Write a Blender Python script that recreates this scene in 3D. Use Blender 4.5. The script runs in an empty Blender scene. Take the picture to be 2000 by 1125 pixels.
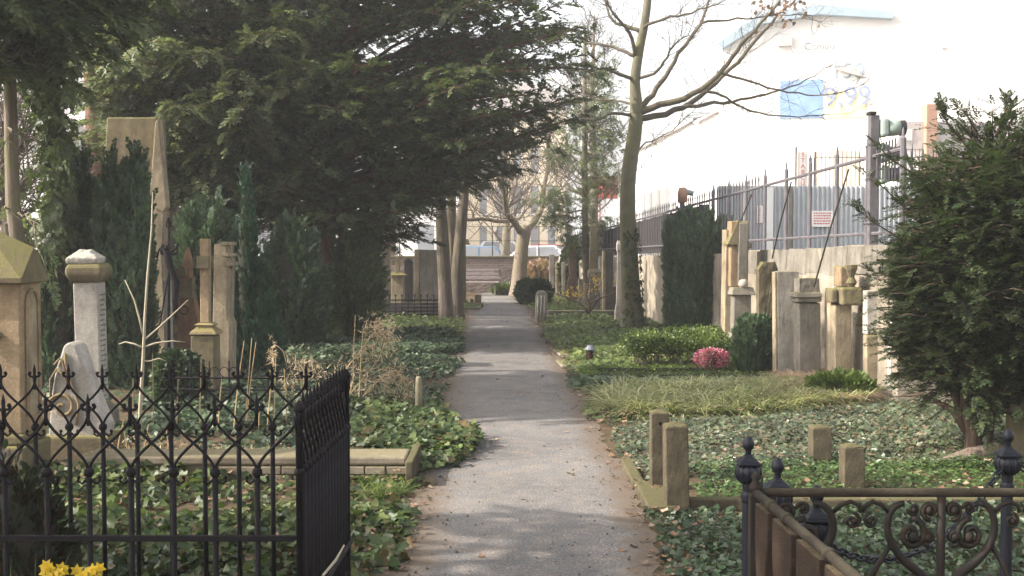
import bpy, math, random
import numpy as np
from mathutils import Vector, Matrix
random.seed(7); rng = np.random.default_rng(11)
PI = math.pi; R = math.radians
scene = bpy.context.scene; COL = scene.collection
H = 1.75; F = 2222.0; PITCH = math.atan(92.5 / F)
cp, sp = math.cos(PITCH), math.sin(PITCH)

def P(px, py, Y):
    """world point seen at photo pixel (px,py) at distance Y"""
    u = (px - 1000) / F; v = (562.5 - py) / F
    dy = cp + v * sp; dz = v * cp - sp
    return Vector((u / dy * Y, Y, H + dz / dy * Y))
def G(px, py, z=0.0):
    u = (px - 1000) / F; v = (562.5 - py) / F
    dy = cp + v * sp; dz = v * cp - sp
    t = (z - H) / dz
    return Vector((u * t, dy * t, z))

# ---------------------------------------------------------------- materials
def newmat(name):
    m = bpy.data.materials.new(name); m.use_nodes = True
    nt = m.node_tree; nt.nodes.clear()
    out = nt.nodes.new('ShaderNodeOutputMaterial')
    return m, nt, out
def N(nt, t, **kw):
    n = nt.nodes.new(t)
    for k, v in kw.items():
        if k in n.inputs: n.inputs[k].default_value = v
        else: setattr(n, k, v)
    return n
def c4(c): return (c[0], c[1], c[2], 1)
def ramp(nt, stops, src):
    r = nt.nodes.new('ShaderNodeValToRGB'); e = r.color_ramp.elements
    while len(e) < len(stops): e.new(0.5)
    for i, (p, c) in enumerate(stops): e[i].position = p; e[i].color = c4(c)
    nt.links.new(src, r.inputs[0]); return r
def noise(nt, vec, scale, detail=5, rough=.6):
    n = N(nt, 'ShaderNodeTexNoise'); n.inputs['Scale'].default_value = scale
    n.inputs['Detail'].default_value = detail; n.inputs['Roughness'].default_value = rough
    nt.links.new(vec, n.inputs['Vector']); return n
def mapped(nt, scale=(1, 1, 1), obj=True):
    tc = N(nt, 'ShaderNodeTexCoord'); mp = N(nt, 'ShaderNodeMapping'); mp.inputs['Scale'].default_value = scale
    if obj: nt.links.new(tc.outputs['Object'], mp.inputs[0])
    else:
        g = N(nt, 'ShaderNodeNewGeometry'); nt.links.new(g.outputs['Position'], mp.inputs[0])
    return mp.outputs[0]
def mix(nt, a, b, fac, mode='MIX'):
    m = nt.nodes.new('ShaderNodeMix'); m.data_type = 'RGBA'; m.blend_type = mode
    for s, v in ((0, fac), (6, a), (7, b)):
        if hasattr(v, 'links') or hasattr(v, 'is_output'): nt.links.new(v, m.inputs[s])
        else: m.inputs[s].default_value = v if s == 0 else c4(v)
    return m.outputs[2]
def finish(nt, out, col, rough=.85, bump=None, bstr=.4, bdist=.01, metal=0.0, spec=.35):
    b = N(nt, 'ShaderNodeBsdfPrincipled')
    if hasattr(col, 'links'): nt.links.new(col, b.inputs['Base Color'])
    else: b.inputs['Base Color'].default_value = c4(col)
    if hasattr(rough, 'links'): nt.links.new(rough, b.inputs['Roughness'])
    else: b.inputs['Roughness'].default_value = rough
    b.inputs['Metallic'].default_value = metal; b.inputs['Specular IOR Level'].default_value = spec
    if bump is not None:
        bm = N(nt, 'ShaderNodeBump'); bm.inputs['Strength'].default_value = bstr; bm.inputs['Distance'].default_value = bdist
        nt.links.new(bump, bm.inputs['Height']); nt.links.new(bm.outputs[0], b.inputs['Normal'])
    nt.links.new(b.outputs[0], out.inputs[0]); return b

def stone(name, a, b, moss=(.16, .15, .04), mossamt=.45, scale=1.0, bstr=.5, dirt=(.07, .06, .045)):
    m, nt, out = newmat(name)
    v = mapped(nt, (1, 1, 1)); vs = mapped(nt, (5, 5, .8))
    n1 = noise(nt, v, 3 * scale, 7); n2 = noise(nt, vs, 1.6, 6); n3 = noise(nt, v, 60 * scale, 4, .7); n4 = noise(nt, v, 9 * scale, 8, .75)
    c = ramp(nt, [(.3, a), (.7, b)], n1.outputs[0]).outputs[0]
    st = ramp(nt, [(.42, (0, 0, 0)), (.62, (1, 1, 1))], n2.outputs[0]).outputs[0]
    c = mix(nt, c, mix(nt, c, dirt, .38), st)
    n5 = noise(nt, v, 1.1, 8, .8); c = mix(nt, c, ramp(nt, [(.34, (.48, .45, .41)), (.62, (1.15, 1.12, 1.06))], n5.outputs[0]).outputs[0], 1.0, 'MULTIPLY')
    # moss grows on faces that look up and in damp blotches
    g = N(nt, 'ShaderNodeNewGeometry'); sx = N(nt, 'ShaderNodeSeparateXYZ'); nt.links.new(g.outputs['Normal'], sx.inputs[0])
    ad = N(nt, 'ShaderNodeMath', operation='MULTIPLY_ADD'); nt.links.new(sx.outputs[2], ad.inputs[0]); ad.inputs[1].default_value = .28
    nt.links.new(n4.outputs[0], ad.inputs[2])
    mr = ramp(nt, [(.52 + .25 * (1 - mossamt) - .1, (0, 0, 0)), (.68 + .25 * (1 - mossamt), (1, 1, 1))], ad.outputs[0]).outputs[0]
    c = mix(nt, c, moss, mr)
    sp_ = ramp(nt, [(.3, (.6, .6, .6)), (.6, (1.0, 1.0, 1.0))], n3.outputs[0]).outputs[0]
    c = mix(nt, c, sp_, .55, 'MULTIPLY')
    h = N(nt, 'ShaderNodeMath', operation='ADD'); nt.links.new(n3.outputs[0], h.inputs[0]); nt.links.new(n4.outputs[0], h.inputs[1])
    finish(nt, out, c, .9, h.outputs[0], bstr, .012, spec=.2)
    return m
def simple(name, a, b=None, rough=.7, scale=8, metal=0, bstr=.25, stretch=(1, 1, 1), spec=.4, bdist=.006):
    m, nt, out = newmat(name); b = b or tuple(x * .7 for x in a)
    v = mapped(nt, stretch); n = noise(nt, v, scale, 6, .65)
    c = ramp(nt, [(.35, a), (.65, b)], n.outputs[0]).outputs[0]
    finish(nt, out, c, rough, n.outputs[0], bstr, bdist, metal, spec); return m
def iron(name, base=(.018, .016, .018), rust=(.11, .05, .025), amt=.5, rough=.5, spec=.3):
    m, nt, out = newmat(name); v = mapped(nt)
    n = noise(nt, v, 14, 8, .7); n2 = noise(nt, v, 90, 4)
    c = ramp(nt, [(.62 - .2 * amt, base), (.74 - .1 * amt, rust)], n.outputs[0]).outputs[0]
    r = ramp(nt, [(.4, (rough,) * 3), (.65, (.85,) * 3)], n.outputs[0]).outputs[0]
    finish(nt, out, c, r, n2.outputs[0], .5, .003, 0, spec); return m
def leafmat(name, cols, transl=.35, rough=.45, nscale=1.3, spec=.35, tcol=None, clump=.55, gloss=True):
    m, nt, out = newmat(name)
    g = N(nt, 'ShaderNodeNewGeometry')
    k = len(cols)
    c = ramp(nt, [(i / (k - 1) if k > 1 else 0, cc) for i, cc in enumerate(cols)], g.outputs['Random Per Island']).outputs[0]
    v = mapped(nt, (1, 1, 1), False)
    n = noise(nt, v, nscale, 3)
    cl = ramp(nt, [(.35, (1 - clump,) * 3), (.65, (1 + clump * .6,) * 3)], n.outputs[0]).outputs[0]
    c = mix(nt, c, cl, 1.0, 'MULTIPLY')
    b = N(nt, 'ShaderNodeBsdfPrincipled'); b.inputs['Roughness'].default_value = rough
    b.inputs['Specular IOR Level'].default_value = spec
    nt.links.new(c, b.inputs['Base Color'])
    t = N(nt, 'ShaderNodeBsdfTranslucent'); 
    tc = mix(nt, c, (1.5, 1.7, .7), .6, 'MULTIPLY'); nt.links.new(tc, t.inputs[0])
    ms = N(nt, 'ShaderNodeMixShader'); ms.inputs[0].default_value = transl
    nt.links.new(b.outputs[0], ms.inputs[1]); nt.links.new(t.outputs[0], ms.inputs[2]); nt.links.new(ms.outputs[0], out.inputs[0])
    return m
def bark(name, a, b, moss=None, stretch=(8, 8, 1.2), bstr=.9):
    m, nt, out = newmat(name); v = mapped(nt, stretch); v1 = mapped(nt)
    n = noise(nt, v, 2.5, 8, .7); n2 = noise(nt, v1, 2.2, 6)
    c = ramp(nt, [(.32, a), (.68, b)], n.outputs[0]).outputs[0]
    if moss:
        c = mix(nt, c, moss, ramp(nt, [(.42, (0, 0, 0)), (.66, (.8, .8, .8))], n2.outputs[0]).outputs[0])
    finish(nt, out, c, .9, n.outputs[0], bstr, .03, spec=.2); return m

M = {}
M['sand'] = stone('sandstone_weathered', (.42, .31, .20), (.34, .26, .18), mossamt=.45)
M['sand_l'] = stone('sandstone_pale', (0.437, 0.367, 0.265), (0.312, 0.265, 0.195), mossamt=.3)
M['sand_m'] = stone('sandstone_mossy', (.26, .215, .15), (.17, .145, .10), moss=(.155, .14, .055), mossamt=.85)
M['red'] = stone('red_sandstone', (.33, .19, .125), (.26, .165, .11), mossamt=.4)
M['grey'] = stone('grey_stone', (0.279, 0.262, 0.238), (0.205, 0.193, 0.172), mossamt=.3)
M['pale'] = stone('pale_stone', (0.420, 0.403, 0.378), (0.353, 0.336, 0.302), mossamt=.12)
M['white'] = stone('white_marble', (0.562, 0.540, 0.518), (0.410, 0.395, 0.378), mossamt=.1, moss=(0.324, 0.302, 0.216), dirt=(0.324, 0.313, 0.302))
M['dark'] = stone('dark_granite', (.12, .11, .115), (.08, .075, .08), mossamt=.1)
M['granite'] = stone('red_granite', (.27, .17, .15), (.21, .145, .13), mossamt=.12)
M['kerb'] = stone('kerb_stone_grey', (.33, .285, .225), (.24, .205, .165), moss=(.17, .15, .08), mossamt=.25, scale=2)
M['rough'] = stone('rough_hewn_stone', (.20, .175, .12), (.115, .10, .07), moss=(.17, .15, .05), mossamt=.6, scale=2.2, bstr=1.0)
M['bollard'] = stone('bollard_stone', (.17, .145, .10), (.095, .08, .055), moss=(.12, .11, .05), mossamt=.5, bstr=1.0, scale=2)
M['concrete'] = stone('old_render', (0.401, 0.359, 0.301), (0.297, 0.268, 0.225), moss=(0.239, 0.200, 0.144), mossamt=.16, dirt=(0.164, 0.134, 0.105))
M['iron'] = iron('black_iron', (.009, .007, .009), (.03, .018, .014), .25, .55, .18)
M['iron_b'] = iron('blue_black_iron', (.010, .011, .018), (.03, .022, .02), .1, .34, .3)
M['iron_r'] = iron('rusty_iron', (0.013, 0.010, 0.008), (0.036, 0.020, 0.012), .7, .7)
M['rust'] = stone('rusty_plate', (0.070, 0.045, 0.029), (0.025, 0.017, 0.014), moss=(0.112, 0.087, 0.049), mossamt=.35, scale=2.4, bstr=.8, dirt=(0.021, 0.015, 0.014))
M['pipe'] = stone('mossy_pipe', (0.041, 0.033, 0.026), (0.019, 0.015, 0.013), moss=(0.047, 0.040, 0.025), mossamt=.4, scale=3, bstr=.5)
M['steel'] = simple('grey_painted_steel', (.13, .118, .13), (.09, .082, .09), .5, 10)
M['signal'] = simple('signal_green', (.28, .33, .30), (.2, .25, .22), .5, 6)
M['black'] = simple('black_plastic', (.012, .012, .012), (.02, .02, .02), .5)
M['board'] = simple('dark_boards', (.035, .03, .028), (.02, .018, .017), .85, 5, stretch=(9, 9, .8), bstr=.6)
M['bark_limb'] = bark('grey_limb_bark', (.075, .06, .045), (.13, .11, .085), (.11, .10, .05), (3, 3, 2), .5)
M['bark_grey'] = bark('grey_green_bark', (.11, .10, .065), (.17, .155, .11), (.12, .12, .045), (3, 3, 2), .5)
M['bark_dk'] = bark('dark_bark', (.05, .035, .025), (.10, .07, .05))
M['bark_red'] = bark('reddish_bark', (.10, .05, .035), (.19, .10, .065))
M['bark_groove'] = bark('grooved_grey_bark', (.06, .048, .042), (.21, .165, .14), (.10, .095, .05), (9, 9, .9), 1.3)
M['bark_mid'] = bark('brown_bark', (.13, .10, .08), (.24, .19, .155), (.15, .15, .07))
M['twig'] = bark('twig_bark', (.09, .07, .055), (.15, .12, .095), bstr=.2)
M['bark_white'] = bark('pale_bark', (.45, .40, .30), (.32, .28, .2), bstr=.2)
M['straw'] = leafmat('dry_straw', [(.36, .26, .13), (.46, .34, .19), (.3, .2, .1)], .2, .7, clump=.2)
M['fluff'] = leafmat('dry_seedheads', [(0.462, 0.363, 0.275), (0.374, 0.264, 0.187), (0.550, 0.462, 0.363)], .3, .8, clump=.3)
M['pinkfluff'] = leafmat('pinkish_dry_grass', [(.40, .28, .20), (.45, .31, .23), (.32, .22, .15)], .25, .8, clump=.3)
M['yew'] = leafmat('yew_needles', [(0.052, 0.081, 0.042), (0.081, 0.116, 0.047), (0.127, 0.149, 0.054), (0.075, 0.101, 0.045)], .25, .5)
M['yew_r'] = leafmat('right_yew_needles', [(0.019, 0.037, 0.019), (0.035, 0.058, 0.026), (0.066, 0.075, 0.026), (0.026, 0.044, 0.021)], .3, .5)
M['thuja'] = leafmat('thuja_needles', [(0.109, 0.145, 0.080), (0.160, 0.203, 0.094), (0.232, 0.261, 0.123), (0.123, 0.167, 0.087), (0.232, 0.145, 0.080)], .28, .55)
M['cypress'] = leafmat('cypress_needles', [(0.018, 0.047, 0.029), (0.029, 0.070, 0.040), (0.045, 0.095, 0.050)], .2, .55, clump=.4)
M['column'] = leafmat('column_needles', [(0.040, 0.067, 0.039), (0.064, 0.103, 0.054), (0.096, 0.141, 0.067)], .2, .5, clump=.4)
M['loose'] = leafmat('loose_conifer_needles', [(.09, .12, .06), (.13, .15, .08), (.17, .18, .10)], .35, .6)
M['ivy'] = leafmat('ivy_leaves', [(.025, .048, .014), (.05, .082, .022), (.09, .125, .034), (.035, .062, .02), (.13, .15, .05), (.03, .052, .02), (.055, .085, .022), (.12, .08, .035)], .22, .46, 2.5, .3, clump=.5)
M['ivy_d'] = leafmat('dark_small_ivy', [(.02, .042, .018), (.035, .065, .026), (.07, .105, .045), (.018, .036, .016), (.11, .14, .08)], .2, .4, 2.5, .45, clump=.4)
M['fresh'] = leafmat('fresh_low_leaves', [(.035, .07, .02), (.06, .105, .028), (.09, .14, .04), (.028, .055, .018)], .25, .35, 2.5, .4, clump=.3)
M['ivy_b'] = leafmat('blue_green_ivy', [(.03, .052, .028), (.05, .08, .042), (.09, .12, .065), (.025, .045, .022)], .2, .48, 2.5, .3, clump=.45)
M['ivy_y'] = leafmat('fresh_green_cover', [(.08, .12, .03), (.12, .17, .04), (.17, .2, .055), (.06, .095, .03)], .3, .45, 2.0, .4, clump=.4)
M['ivy_br'] = leafmat('brown_green_cover', [(.05, .075, .035), (.08, .11, .05), (.12, .10, .055), (.05, .08, .04), (.14, .10, .06), (.06, .09, .045), (.12, .15, .09), (.07, .10, .05)], .2, .4, 2.2, .5, clump=.4)
M['box'] = leafmat('box_leaves', [(.06, .10, .02), (.10, .15, .03), (.14, .18, .04), (.05, .08, .02)], .25, .4, 4)
M['sedge'] = leafmat('sedge_blades', [(.20, .24, .08), (.32, .33, .15), (.44, .39, .24), (.13, .17, .055), (.24, .27, .10)], .3, .55, 1.6, clump=.25)
M['azalea'] = leafmat('azalea_flowers', [(.50, .10, .20), (.60, .20, .30), (.40, .06, .13), (.6, .3, .38), (.07, .10, .03)], .3, .5, clump=.25)
M['yellow'] = leafmat('yellow_petals', [(.75, .52, .03), (.8, .6, .06), (.65, .42, .02)], .3, .5, clump=.1)
M['forsythia'] = leafmat('forsythia_petals', [(.65, .45, .07), (.7, .5, .1)], .3, .5, clump=.1)
M['litter'] = leafmat('fallen_leaf', [(.13, .07, .04), (.21, .125, .075), (.10, .055, .032), (.33, .24, .17), (.2, .10, .05)], .15, .7, clump=.2)
M['redleaf'] = leafmat('dark_red_green_leaves', [(.025, .045, .02), (.04, .06, .025), (.04, .06, .03), (.08, .04, .03), (.045, .04, .025), (.03, .05, .02)], .2, .4)
M['whitewall'] = simple('white_plaster', (.85, .83, .80), (.80, .78, .75), .8, 2, bstr=.1)
M['roofgrey'] = simple('grey_roof', (.46, .42, .40), (.38, .35, .34), .8, 6)
M['bluetrim'] = simple('pale_blue_trim', (.29, .36, .42), (.25, .32, .38), .5, 3)
M['beigewall'] = simple('beige_plaster', (.78, .69, .54), (.72, .63, .48), .8, 2, bstr=.1)
M['glass'] = simple('window_glass', (.30, .31, .33), (.25, .26, .28), .15, 1, bstr=0, spec=.8)
M['paleglass'] = simple('pale_window', (.62, .60, .58), (.55, .53, .52), .2, 1, bstr=0, spec=.6)
M['brickred'] = simple('chimney_brick', (.42, .24, .16), (.34, .2, .14), .85, 14)
M['corr'] = simple('corrugated_metal', (.46, .48, .50), (.40, .42, .44), .5, 3, bstr=.1)
M['asphalt'] = simple('street_asphalt', (.30, .29, .28), (.24, .235, .23), .9, 4)
M['redtext'] = simple('red_lettering', (.55, .10, .09), (.5, .09, .08), .6)
M['bluetext'] = simple('pale_blue_lettering', (.22, .26, .42), (.26, .3, .46), .6)
M['greytext'] = simple('grey_lettering', (.35, .35, .36), (.3, .3, .31), .6)
M['posterblue'] = simple('blue_poster', (.16, .26, .48), (.25, .38, .56), .6, 1.2)
M['posteryel'] = simple('yellow_poster', (.85, .80, .30), (.85, .82, .6), .6, 1.0)
M['carblue'] = simple('blue_car_paint', (.10, .20, .32), (.10, .19, .30), .25, 1, bstr=0, spec=.7)
M['carwhite'] = simple('white_car_paint', (.75, .75, .76), (.72, .72, .73), .25, 1, bstr=0, spec=.7)
M['carred'] = simple('red_car_paint', (.55, .05, .06), (.5, .05, .06), .25, 1, bstr=0, spec=.7)
M['tyre'] = simple('rubber', (.02, .02, .02), (.025, .025, .025), .8)
M['wood'] = simple('weathered_wood', (.30, .25, .25), (.2, .17, .17), .7, 6, stretch=(1, 8, 8), bstr=.5)
M['stake'] = simple('grey_stake', (.24, .21, .14), (.17, .15, .10), .9, 6, stretch=(6, 6, 1))
M['zinc'] = simple('zinc_cap', (.17, .18, .22), (.13, .14, .17), .35, 8, metal=.3)
M['redglass'] = simple('dark_red_glass', (.045, .012, .016), (.02, .008, .01), .15, 20, spec=.8)
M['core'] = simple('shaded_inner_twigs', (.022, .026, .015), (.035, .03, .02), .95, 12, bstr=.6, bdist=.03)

def ground_mat():
    m, nt, out = newmat('soil_and_litter'); v = mapped(nt, (1, 1, 1), False)
    n1 = noise(nt, v, 1.2, 6); n2 = noise(nt, v, 26, 6, .75)
    vo = N(nt, 'ShaderNodeTexVoronoi'); vo.inputs['Scale'].default_value = 22; nt.links.new(v, vo.inputs['Vector'])
    c = ramp(nt, [(.3, (.055, .04, .028)), (.7, (.10, .075, .05))], n1.outputs[0]).outputs[0]
    lf = ramp(nt, [(.0, (.05, .035, .02)), (.35, (.16, .095, .05)), (.7, (.09, .08, .04)), (1, (.20, .14, .09))], vo.outputs['Color']).outputs[0]
    c = mix(nt, c, lf, ramp(nt, [(.4, (0, 0, 0)), (.6, (.8, .8, .8))], n2.outputs[0]).outputs[0])
    finish(nt, out, c, .95, n2.outputs[0], .9, .03, spec=.15); return m
M['ground'] = ground_mat()
def path_mat():
    m, nt, out = newmat('gritted_asphalt_path'); v = mapped(nt, (1, 1, 1), False)
    n0 = noise(nt, v, .9, 5); n1 = noise(nt, v, 5, 7, .7); n2 = noise(nt, v, 70, 3, .85); n3 = noise(nt, v, 45, 4, .7)
    c = ramp(nt, [(.3, (.088, .085, .085)), (.7, (.165, .158, .153))], n0.outputs[0]).outputs[0]
    c = mix(nt, c, (.22, .185, .155), ramp(nt, [(.45, (0, 0, 0)), (.7, (.7, .7, .7))], n1.outputs[0]).outputs[0])
    grit = ramp(nt, [(.28, (.25, .25, .25)), (.45, (.85, .85, .85)), (.57, (1, 1, 1)), (.66, (2.6, 2.5, 2.4))], n2.outputs[0]).outputs[0]
    c = mix(nt, c, grit, .9, 'MULTIPLY')
    at = N(nt, 'ShaderNodeAttribute'); at.attribute_name = 'edge'
    ad = N(nt, 'ShaderNodeMath', operation='ADD'); nt.links.new(at.outputs['Fac'], ad.inputs[0]); nt.links.new(n1.outputs[0], ad.inputs[1])
    ad2 = N(nt, 'ShaderNodeMath', operation='MULTIPLY_ADD'); nt.links.new(n3.outputs[0], ad2.inputs[0]); ad2.inputs[1].default_value = .5; nt.links.new(ad.outputs[0], ad2.inputs[2])
    c = mix(nt, c, (.105, .08, .06), ramp(nt, [(.98, (0, 0, 0)), (1.35, (1, 1, 1))][:1] + [(1.0, (1, 1, 1))], ad2.outputs[0]).outputs[0]) if False else c
    mp = N(nt, 'ShaderNodeMapRange'); mp.inputs['From Min'].default_value = 1.0; mp.inputs['From Max'].default_value = 1.5
    nt.links.new(ad2.outputs[0], mp.inputs['Value'])
    c = mix(nt, c, (.115, .088, .066), mp.outputs[0])
    finish(nt, out, c, .9, n2.outputs[0], .7, .006, spec=.3); return m
M['path'] = path_mat()
def wallbrick_mat():
    m, nt, out = newmat('rubble_brick'); tc = N(nt, 'ShaderNodeTexCoord')
    mp = N(nt, 'ShaderNodeMapping'); mp.inputs['Rotation'].default_value = (R(90), 0, 0); nt.links.new(tc.outputs['Object'], mp.inputs[0])
    vo = N(nt, 'ShaderNodeTexVoronoi'); vo.feature = 'F1'; vo.inputs['Scale'].default_value = 5
    mp2 = N(nt, 'ShaderNodeMapping'); mp2.inputs['Scale'].default_value = (1, 1, 1.7); nt.links.new(tc.outputs['Object'], mp2.inputs[0]); nt.links.new(mp2.outputs[0], vo.inputs['Vector'])
    c = ramp(nt, [(0, (.11, .085, .075)), (.4, (.20, .15, .125)), (.7, (.15, .13, .115)), (1, (.30, .25, .22))], vo.outputs['Color']).outputs[0]
    vd = N(nt, 'ShaderNodeTexVoronoi'); vd.feature = 'DISTANCE_TO_EDGE'; vd.inputs['Scale'].default_value = 5; nt.links.new(mp2.outputs[0], vd.inputs['Vector'])
    c = mix(nt, (.12, .105, .09), c, ramp(nt, [(.02, (0, 0, 0)), (.08, (1, 1, 1))], vd.outputs[0]).outputs[0])
    finish(nt, out, c, .9, vd.outputs[0], .8, .05, spec=.2); return m
M['rubble'] = wallbrick_mat()
def brick_mat():
    m, nt, out = newmat('brick_courses'); tc = N(nt, 'ShaderNodeTexCoord')
    mp = N(nt, 'ShaderNodeMapping'); mp.inputs['Rotation'].default_value = (R(-90), 0, 0); nt.links.new(tc.outputs['Object'], mp.inputs[0])
    b = N(nt, 'ShaderNodeTexBrick'); b.inputs['Scale'].default_value = 1; b.inputs['Brick Width'].default_value = .25; b.inputs['Row Height'].default_value = .08
    b.inputs['Mortar Size'].default_value = .01
    b.inputs['Color1'].default_value = (.20, .145, .125, 1); b.inputs['Color2'].default_value = (.12, .095, .085, 1); b.inputs['Mortar'].default_value = (.22, .19, .17, 1)
    nt.links.new(mp.outputs[0], b.inputs['Vector'])
    finish(nt, out, b.outputs['Color'], .9, b.outputs['Fac'], .5, -.01, spec=.2); return m
M['brick'] = brick_mat()

# ---------------------------------------------------------------- mesh helpers
class MB:
    def __init__(s): s.v = []; s.f = []
    def add(s, vs, fs):
        o = len(s.v); s.v += [tuple(v) for v in vs]; s.f += [tuple(i + o for i in f) for f in fs]; return s
    def box(s, x0, x1, y0, y1, z0, z1, tx=0, ty=0):
        """box; tx,ty shrink the top on each side"""
        vs = [(x0, y0, z0), (x1, y0, z0), (x1, y1, z0), (x0, y1, z0), (x0 + tx, y0 + ty, z1), (x1 - tx, y0 + ty, z1), (x1 - tx, y1 - ty, z1), (x0 + tx, y1 - ty, z1)]
        return s.add(vs, [(0, 3, 2, 1), (4, 5, 6, 7), (0, 1, 5, 4), (1, 2, 6, 5), (2, 3, 7, 6), (3, 0, 4, 7)])
    def cbox(s, cx, cy, w, d, z0, z1, tx=0, ty=0): return s.box(cx - w / 2, cx + w / 2, cy - d / 2, cy + d / 2, z0, z1, tx, ty)
    def prism(s, poly, y0, y1):
        n = len(poly); vs = [(x, y0, z) for x, z in poly] + [(x, y1, z) for x, z in poly]
        fs = [tuple(range(n)), tuple(range(2 * n - 1, n - 1, -1))] + [(i, i + n, (i + 1) % n + n, (i + 1) % n) for i in range(n)]
        return s.add(vs, fs)
    def prismx(s, poly, x0, x1):
        n = len(poly); vs = [(x0, y, z) for y, z in poly] + [(x1, y, z) for y, z in poly]
        fs = [tuple(range(n - 1, -1, -1)), tuple(range(n, 2 * n))] + [(i, (i + 1) % n, (i + 1) % n + n, i + n) for i in range(n)]
        return s.add(vs, fs)
    def lathe(s, prof, cx=0, cy=0, n=16, rot=0, sx=1, sy=1):
        vs = []; fs = []
        for r, z in prof:
            for k in range(n):
                a = rot + 2 * PI * k / n; vs.append((cx + r * math.cos(a) * sx, cy + r * math.sin(a) * sy, z))
        for j in range(len(prof) - 1):
            for k in range(n):
                k2 = (k + 1) % n; fs.append((j * n + k, j * n + k2, (j + 1) * n + k2, (j + 1) * n + k))
        fs.append(tuple(range(n - 1, -1, -1))); fs.append(tuple(range((len(prof) - 1) * n, len(prof) * n)))
        return s.add(vs, fs)
    def sq(s, prof, cx=0, cy=0, sx=1, sy=1):   # square section lathe, half widths
        return s.lathe([(r * math.sqrt(2), z) for r, z in prof], cx, cy, 4, PI / 4, sx, sy)
    def tube(s, pts, rads, n=6, closed=False):
        pts = [Vector(p) for p in pts]
        if not hasattr(rads, '__len__'): rads = [rads] * len(pts)
        m = len(pts); vs = []; fs = []; u = None
        for i, p in enumerate(pts):
            if closed: t = pts[(i + 1) % m] - pts[i - 1]
            else: t = pts[min(i + 1, m - 1)] - pts[max(i - 1, 0)]
            if t.length < 1e-9: t = Vector((0, 0, 1))
            t.normalize()
            if u is None: u = t.orthogonal().normalized()
            else:
                u = u - t * u.dot(t)
                if u.length < 1e-6: u = t.orthogonal()
                u.normalize()
            w = t.cross(u)
            for k in range(n):
                a = 2 * PI * k / n; vs.append(p + (u * math.cos(a) + w * math.sin(a)) * rads[i])
        for j in range(m if closed else m - 1):
            j2 = (j + 1) % m
            for k in range(n):
                k2 = (k + 1) % n; fs.append((j * n + k, j * n + k2, j2 * n + k2, j2 * n + k))
        if not closed: fs.append(tuple(range(n - 1, -1, -1))); fs.append(tuple(range((m - 1) * n, m * n)))
        return s.add(vs, fs)
    def ball(s, c, r, n=10, sz=1):
        pr = [(max(1e-4, r * math.sin(PI * i / 6)), c[2] - r * sz * math.cos(PI * i / 6)) for i in range(7)]
        return s.lathe(pr, c[0], c[1], n)
    def build(s, name, mat, parent=None, loc=(0, 0, 0), smooth=False, bevel=0, rough=0):
        me = bpy.data.meshes.new(name); me.from_pydata(s.v, [], s.f); me.materials.append(mat)
        if smooth: me.shade_smooth()
        o = bpy.data.objects.new(name, me); o.location = loc; COL.objects.link(o)
        if parent: o.parent = parent
        if bevel:
            b = o.modifiers.new('bevel', 'BEVEL'); b.width = bevel; b.segments = 2; b.limit_method = 'ANGLE'; b.angle_limit = R(35)
        if rough:
            sb = o.modifiers.new('sub', 'SUBSURF'); sb.subdivision_type = 'SIMPLE'; sb.levels = 4; sb.render_levels = 4
            tx = bpy.data.textures.new('rough', 'CLOUDS'); tx.noise_scale = .12; tx.noise_depth = 4
            d = o.modifiers.new('disp', 'DISPLACE'); d.texture = tx; d.strength = rough; d.texture_coords = 'LOCAL'
        return o
def tag(o, label, cat, group=None, kind=None):
    o['label'] = label; o['category'] = cat
    if group: o['group'] = group
    if kind: o['kind'] = kind
    return o
def structure(o): o['kind'] = 'structure'; return o
def thing(name, label, cat, loc, group=None, rz=0):
    o = bpy.data.objects.new(name, None); o.location = loc; o.rotation_euler = (0, 0, rz); o.empty_display_size = .1
    COL.objects.link(o); return tag(o, label, cat, group)
def copy_tree(o, parent=None):
    c = o.copy(); COL.objects.link(c); c.parent = parent
    for ch in list(o.children): copy_tree(ch, c)
    return c

def stamp(name, tv, tf, pos, rot, scale, mat, parent=None, loc=(0, 0, 0), smooth=False):
    """copies of a small leaf template merged into one mesh. tv (nv,3), tf list of faces, pos (n,3), rot (n,3,3)"""
    pos = np.asarray(pos, dtype=np.float64) - np.asarray(loc)
    n = len(pos); tv = np.asarray(tv); nv = len(tv)
    sc = np.asarray(scale).reshape(-1, 1, 1) * np.ones((n, 1, 1))
    V = np.einsum('nij,vj->nvi', rot, tv) * sc + pos[:, None, :]
    loops = np.concatenate([np.array(f) for f in tf]); tot = np.array([len(f) for f in tf])
    L = (loops[None, :] + (np.arange(n) * nv)[:, None]).ravel()
    T = np.tile(tot, n); S = np.concatenate([[0], np.cumsum(T)[:-1]])
    me = bpy.data.meshes.new(name); me.vertices.add(n * nv); me.vertices.foreach_set('co', V.ravel())
    me.loops.add(len(L)); me.loops.foreach_set('vertex_index', L.astype(np.int32))
    me.polygons.add(len(T)); me.polygons.foreach_set('loop_start', S.astype(np.int32)); me.polygons.foreach_set('loop_total', T.astype(np.int32))
    me.update(calc_edges=True); me.materials.append(mat)
    o = bpy.data.objects.new(name, me); o.location = loc; COL.objects.link(o)
    if parent: o.parent = parent; 
    return o
def frames(fwd, up):
    """rotation matrices whose Y column is fwd and Z column near up"""
    f = fwd / (np.linalg.norm(fwd, axis=1, keepdims=True) + 1e-9)
    r = np.cross(f, up); r /= (np.linalg.norm(r, axis=1, keepdims=True) + 1e-9)
    u = np.cross(r, f)
    return np.stack([r, f, u], axis=2)
def rvec(n): v = rng.normal(size=(n, 3)); return v / np.linalg.norm(v, axis=1, keepdims=True)
_ph = rng.uniform(0, 6.28, (12, 3)); _k = rvec(12) * rng.uniform(.6, 1.6, (12, 1))
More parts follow.
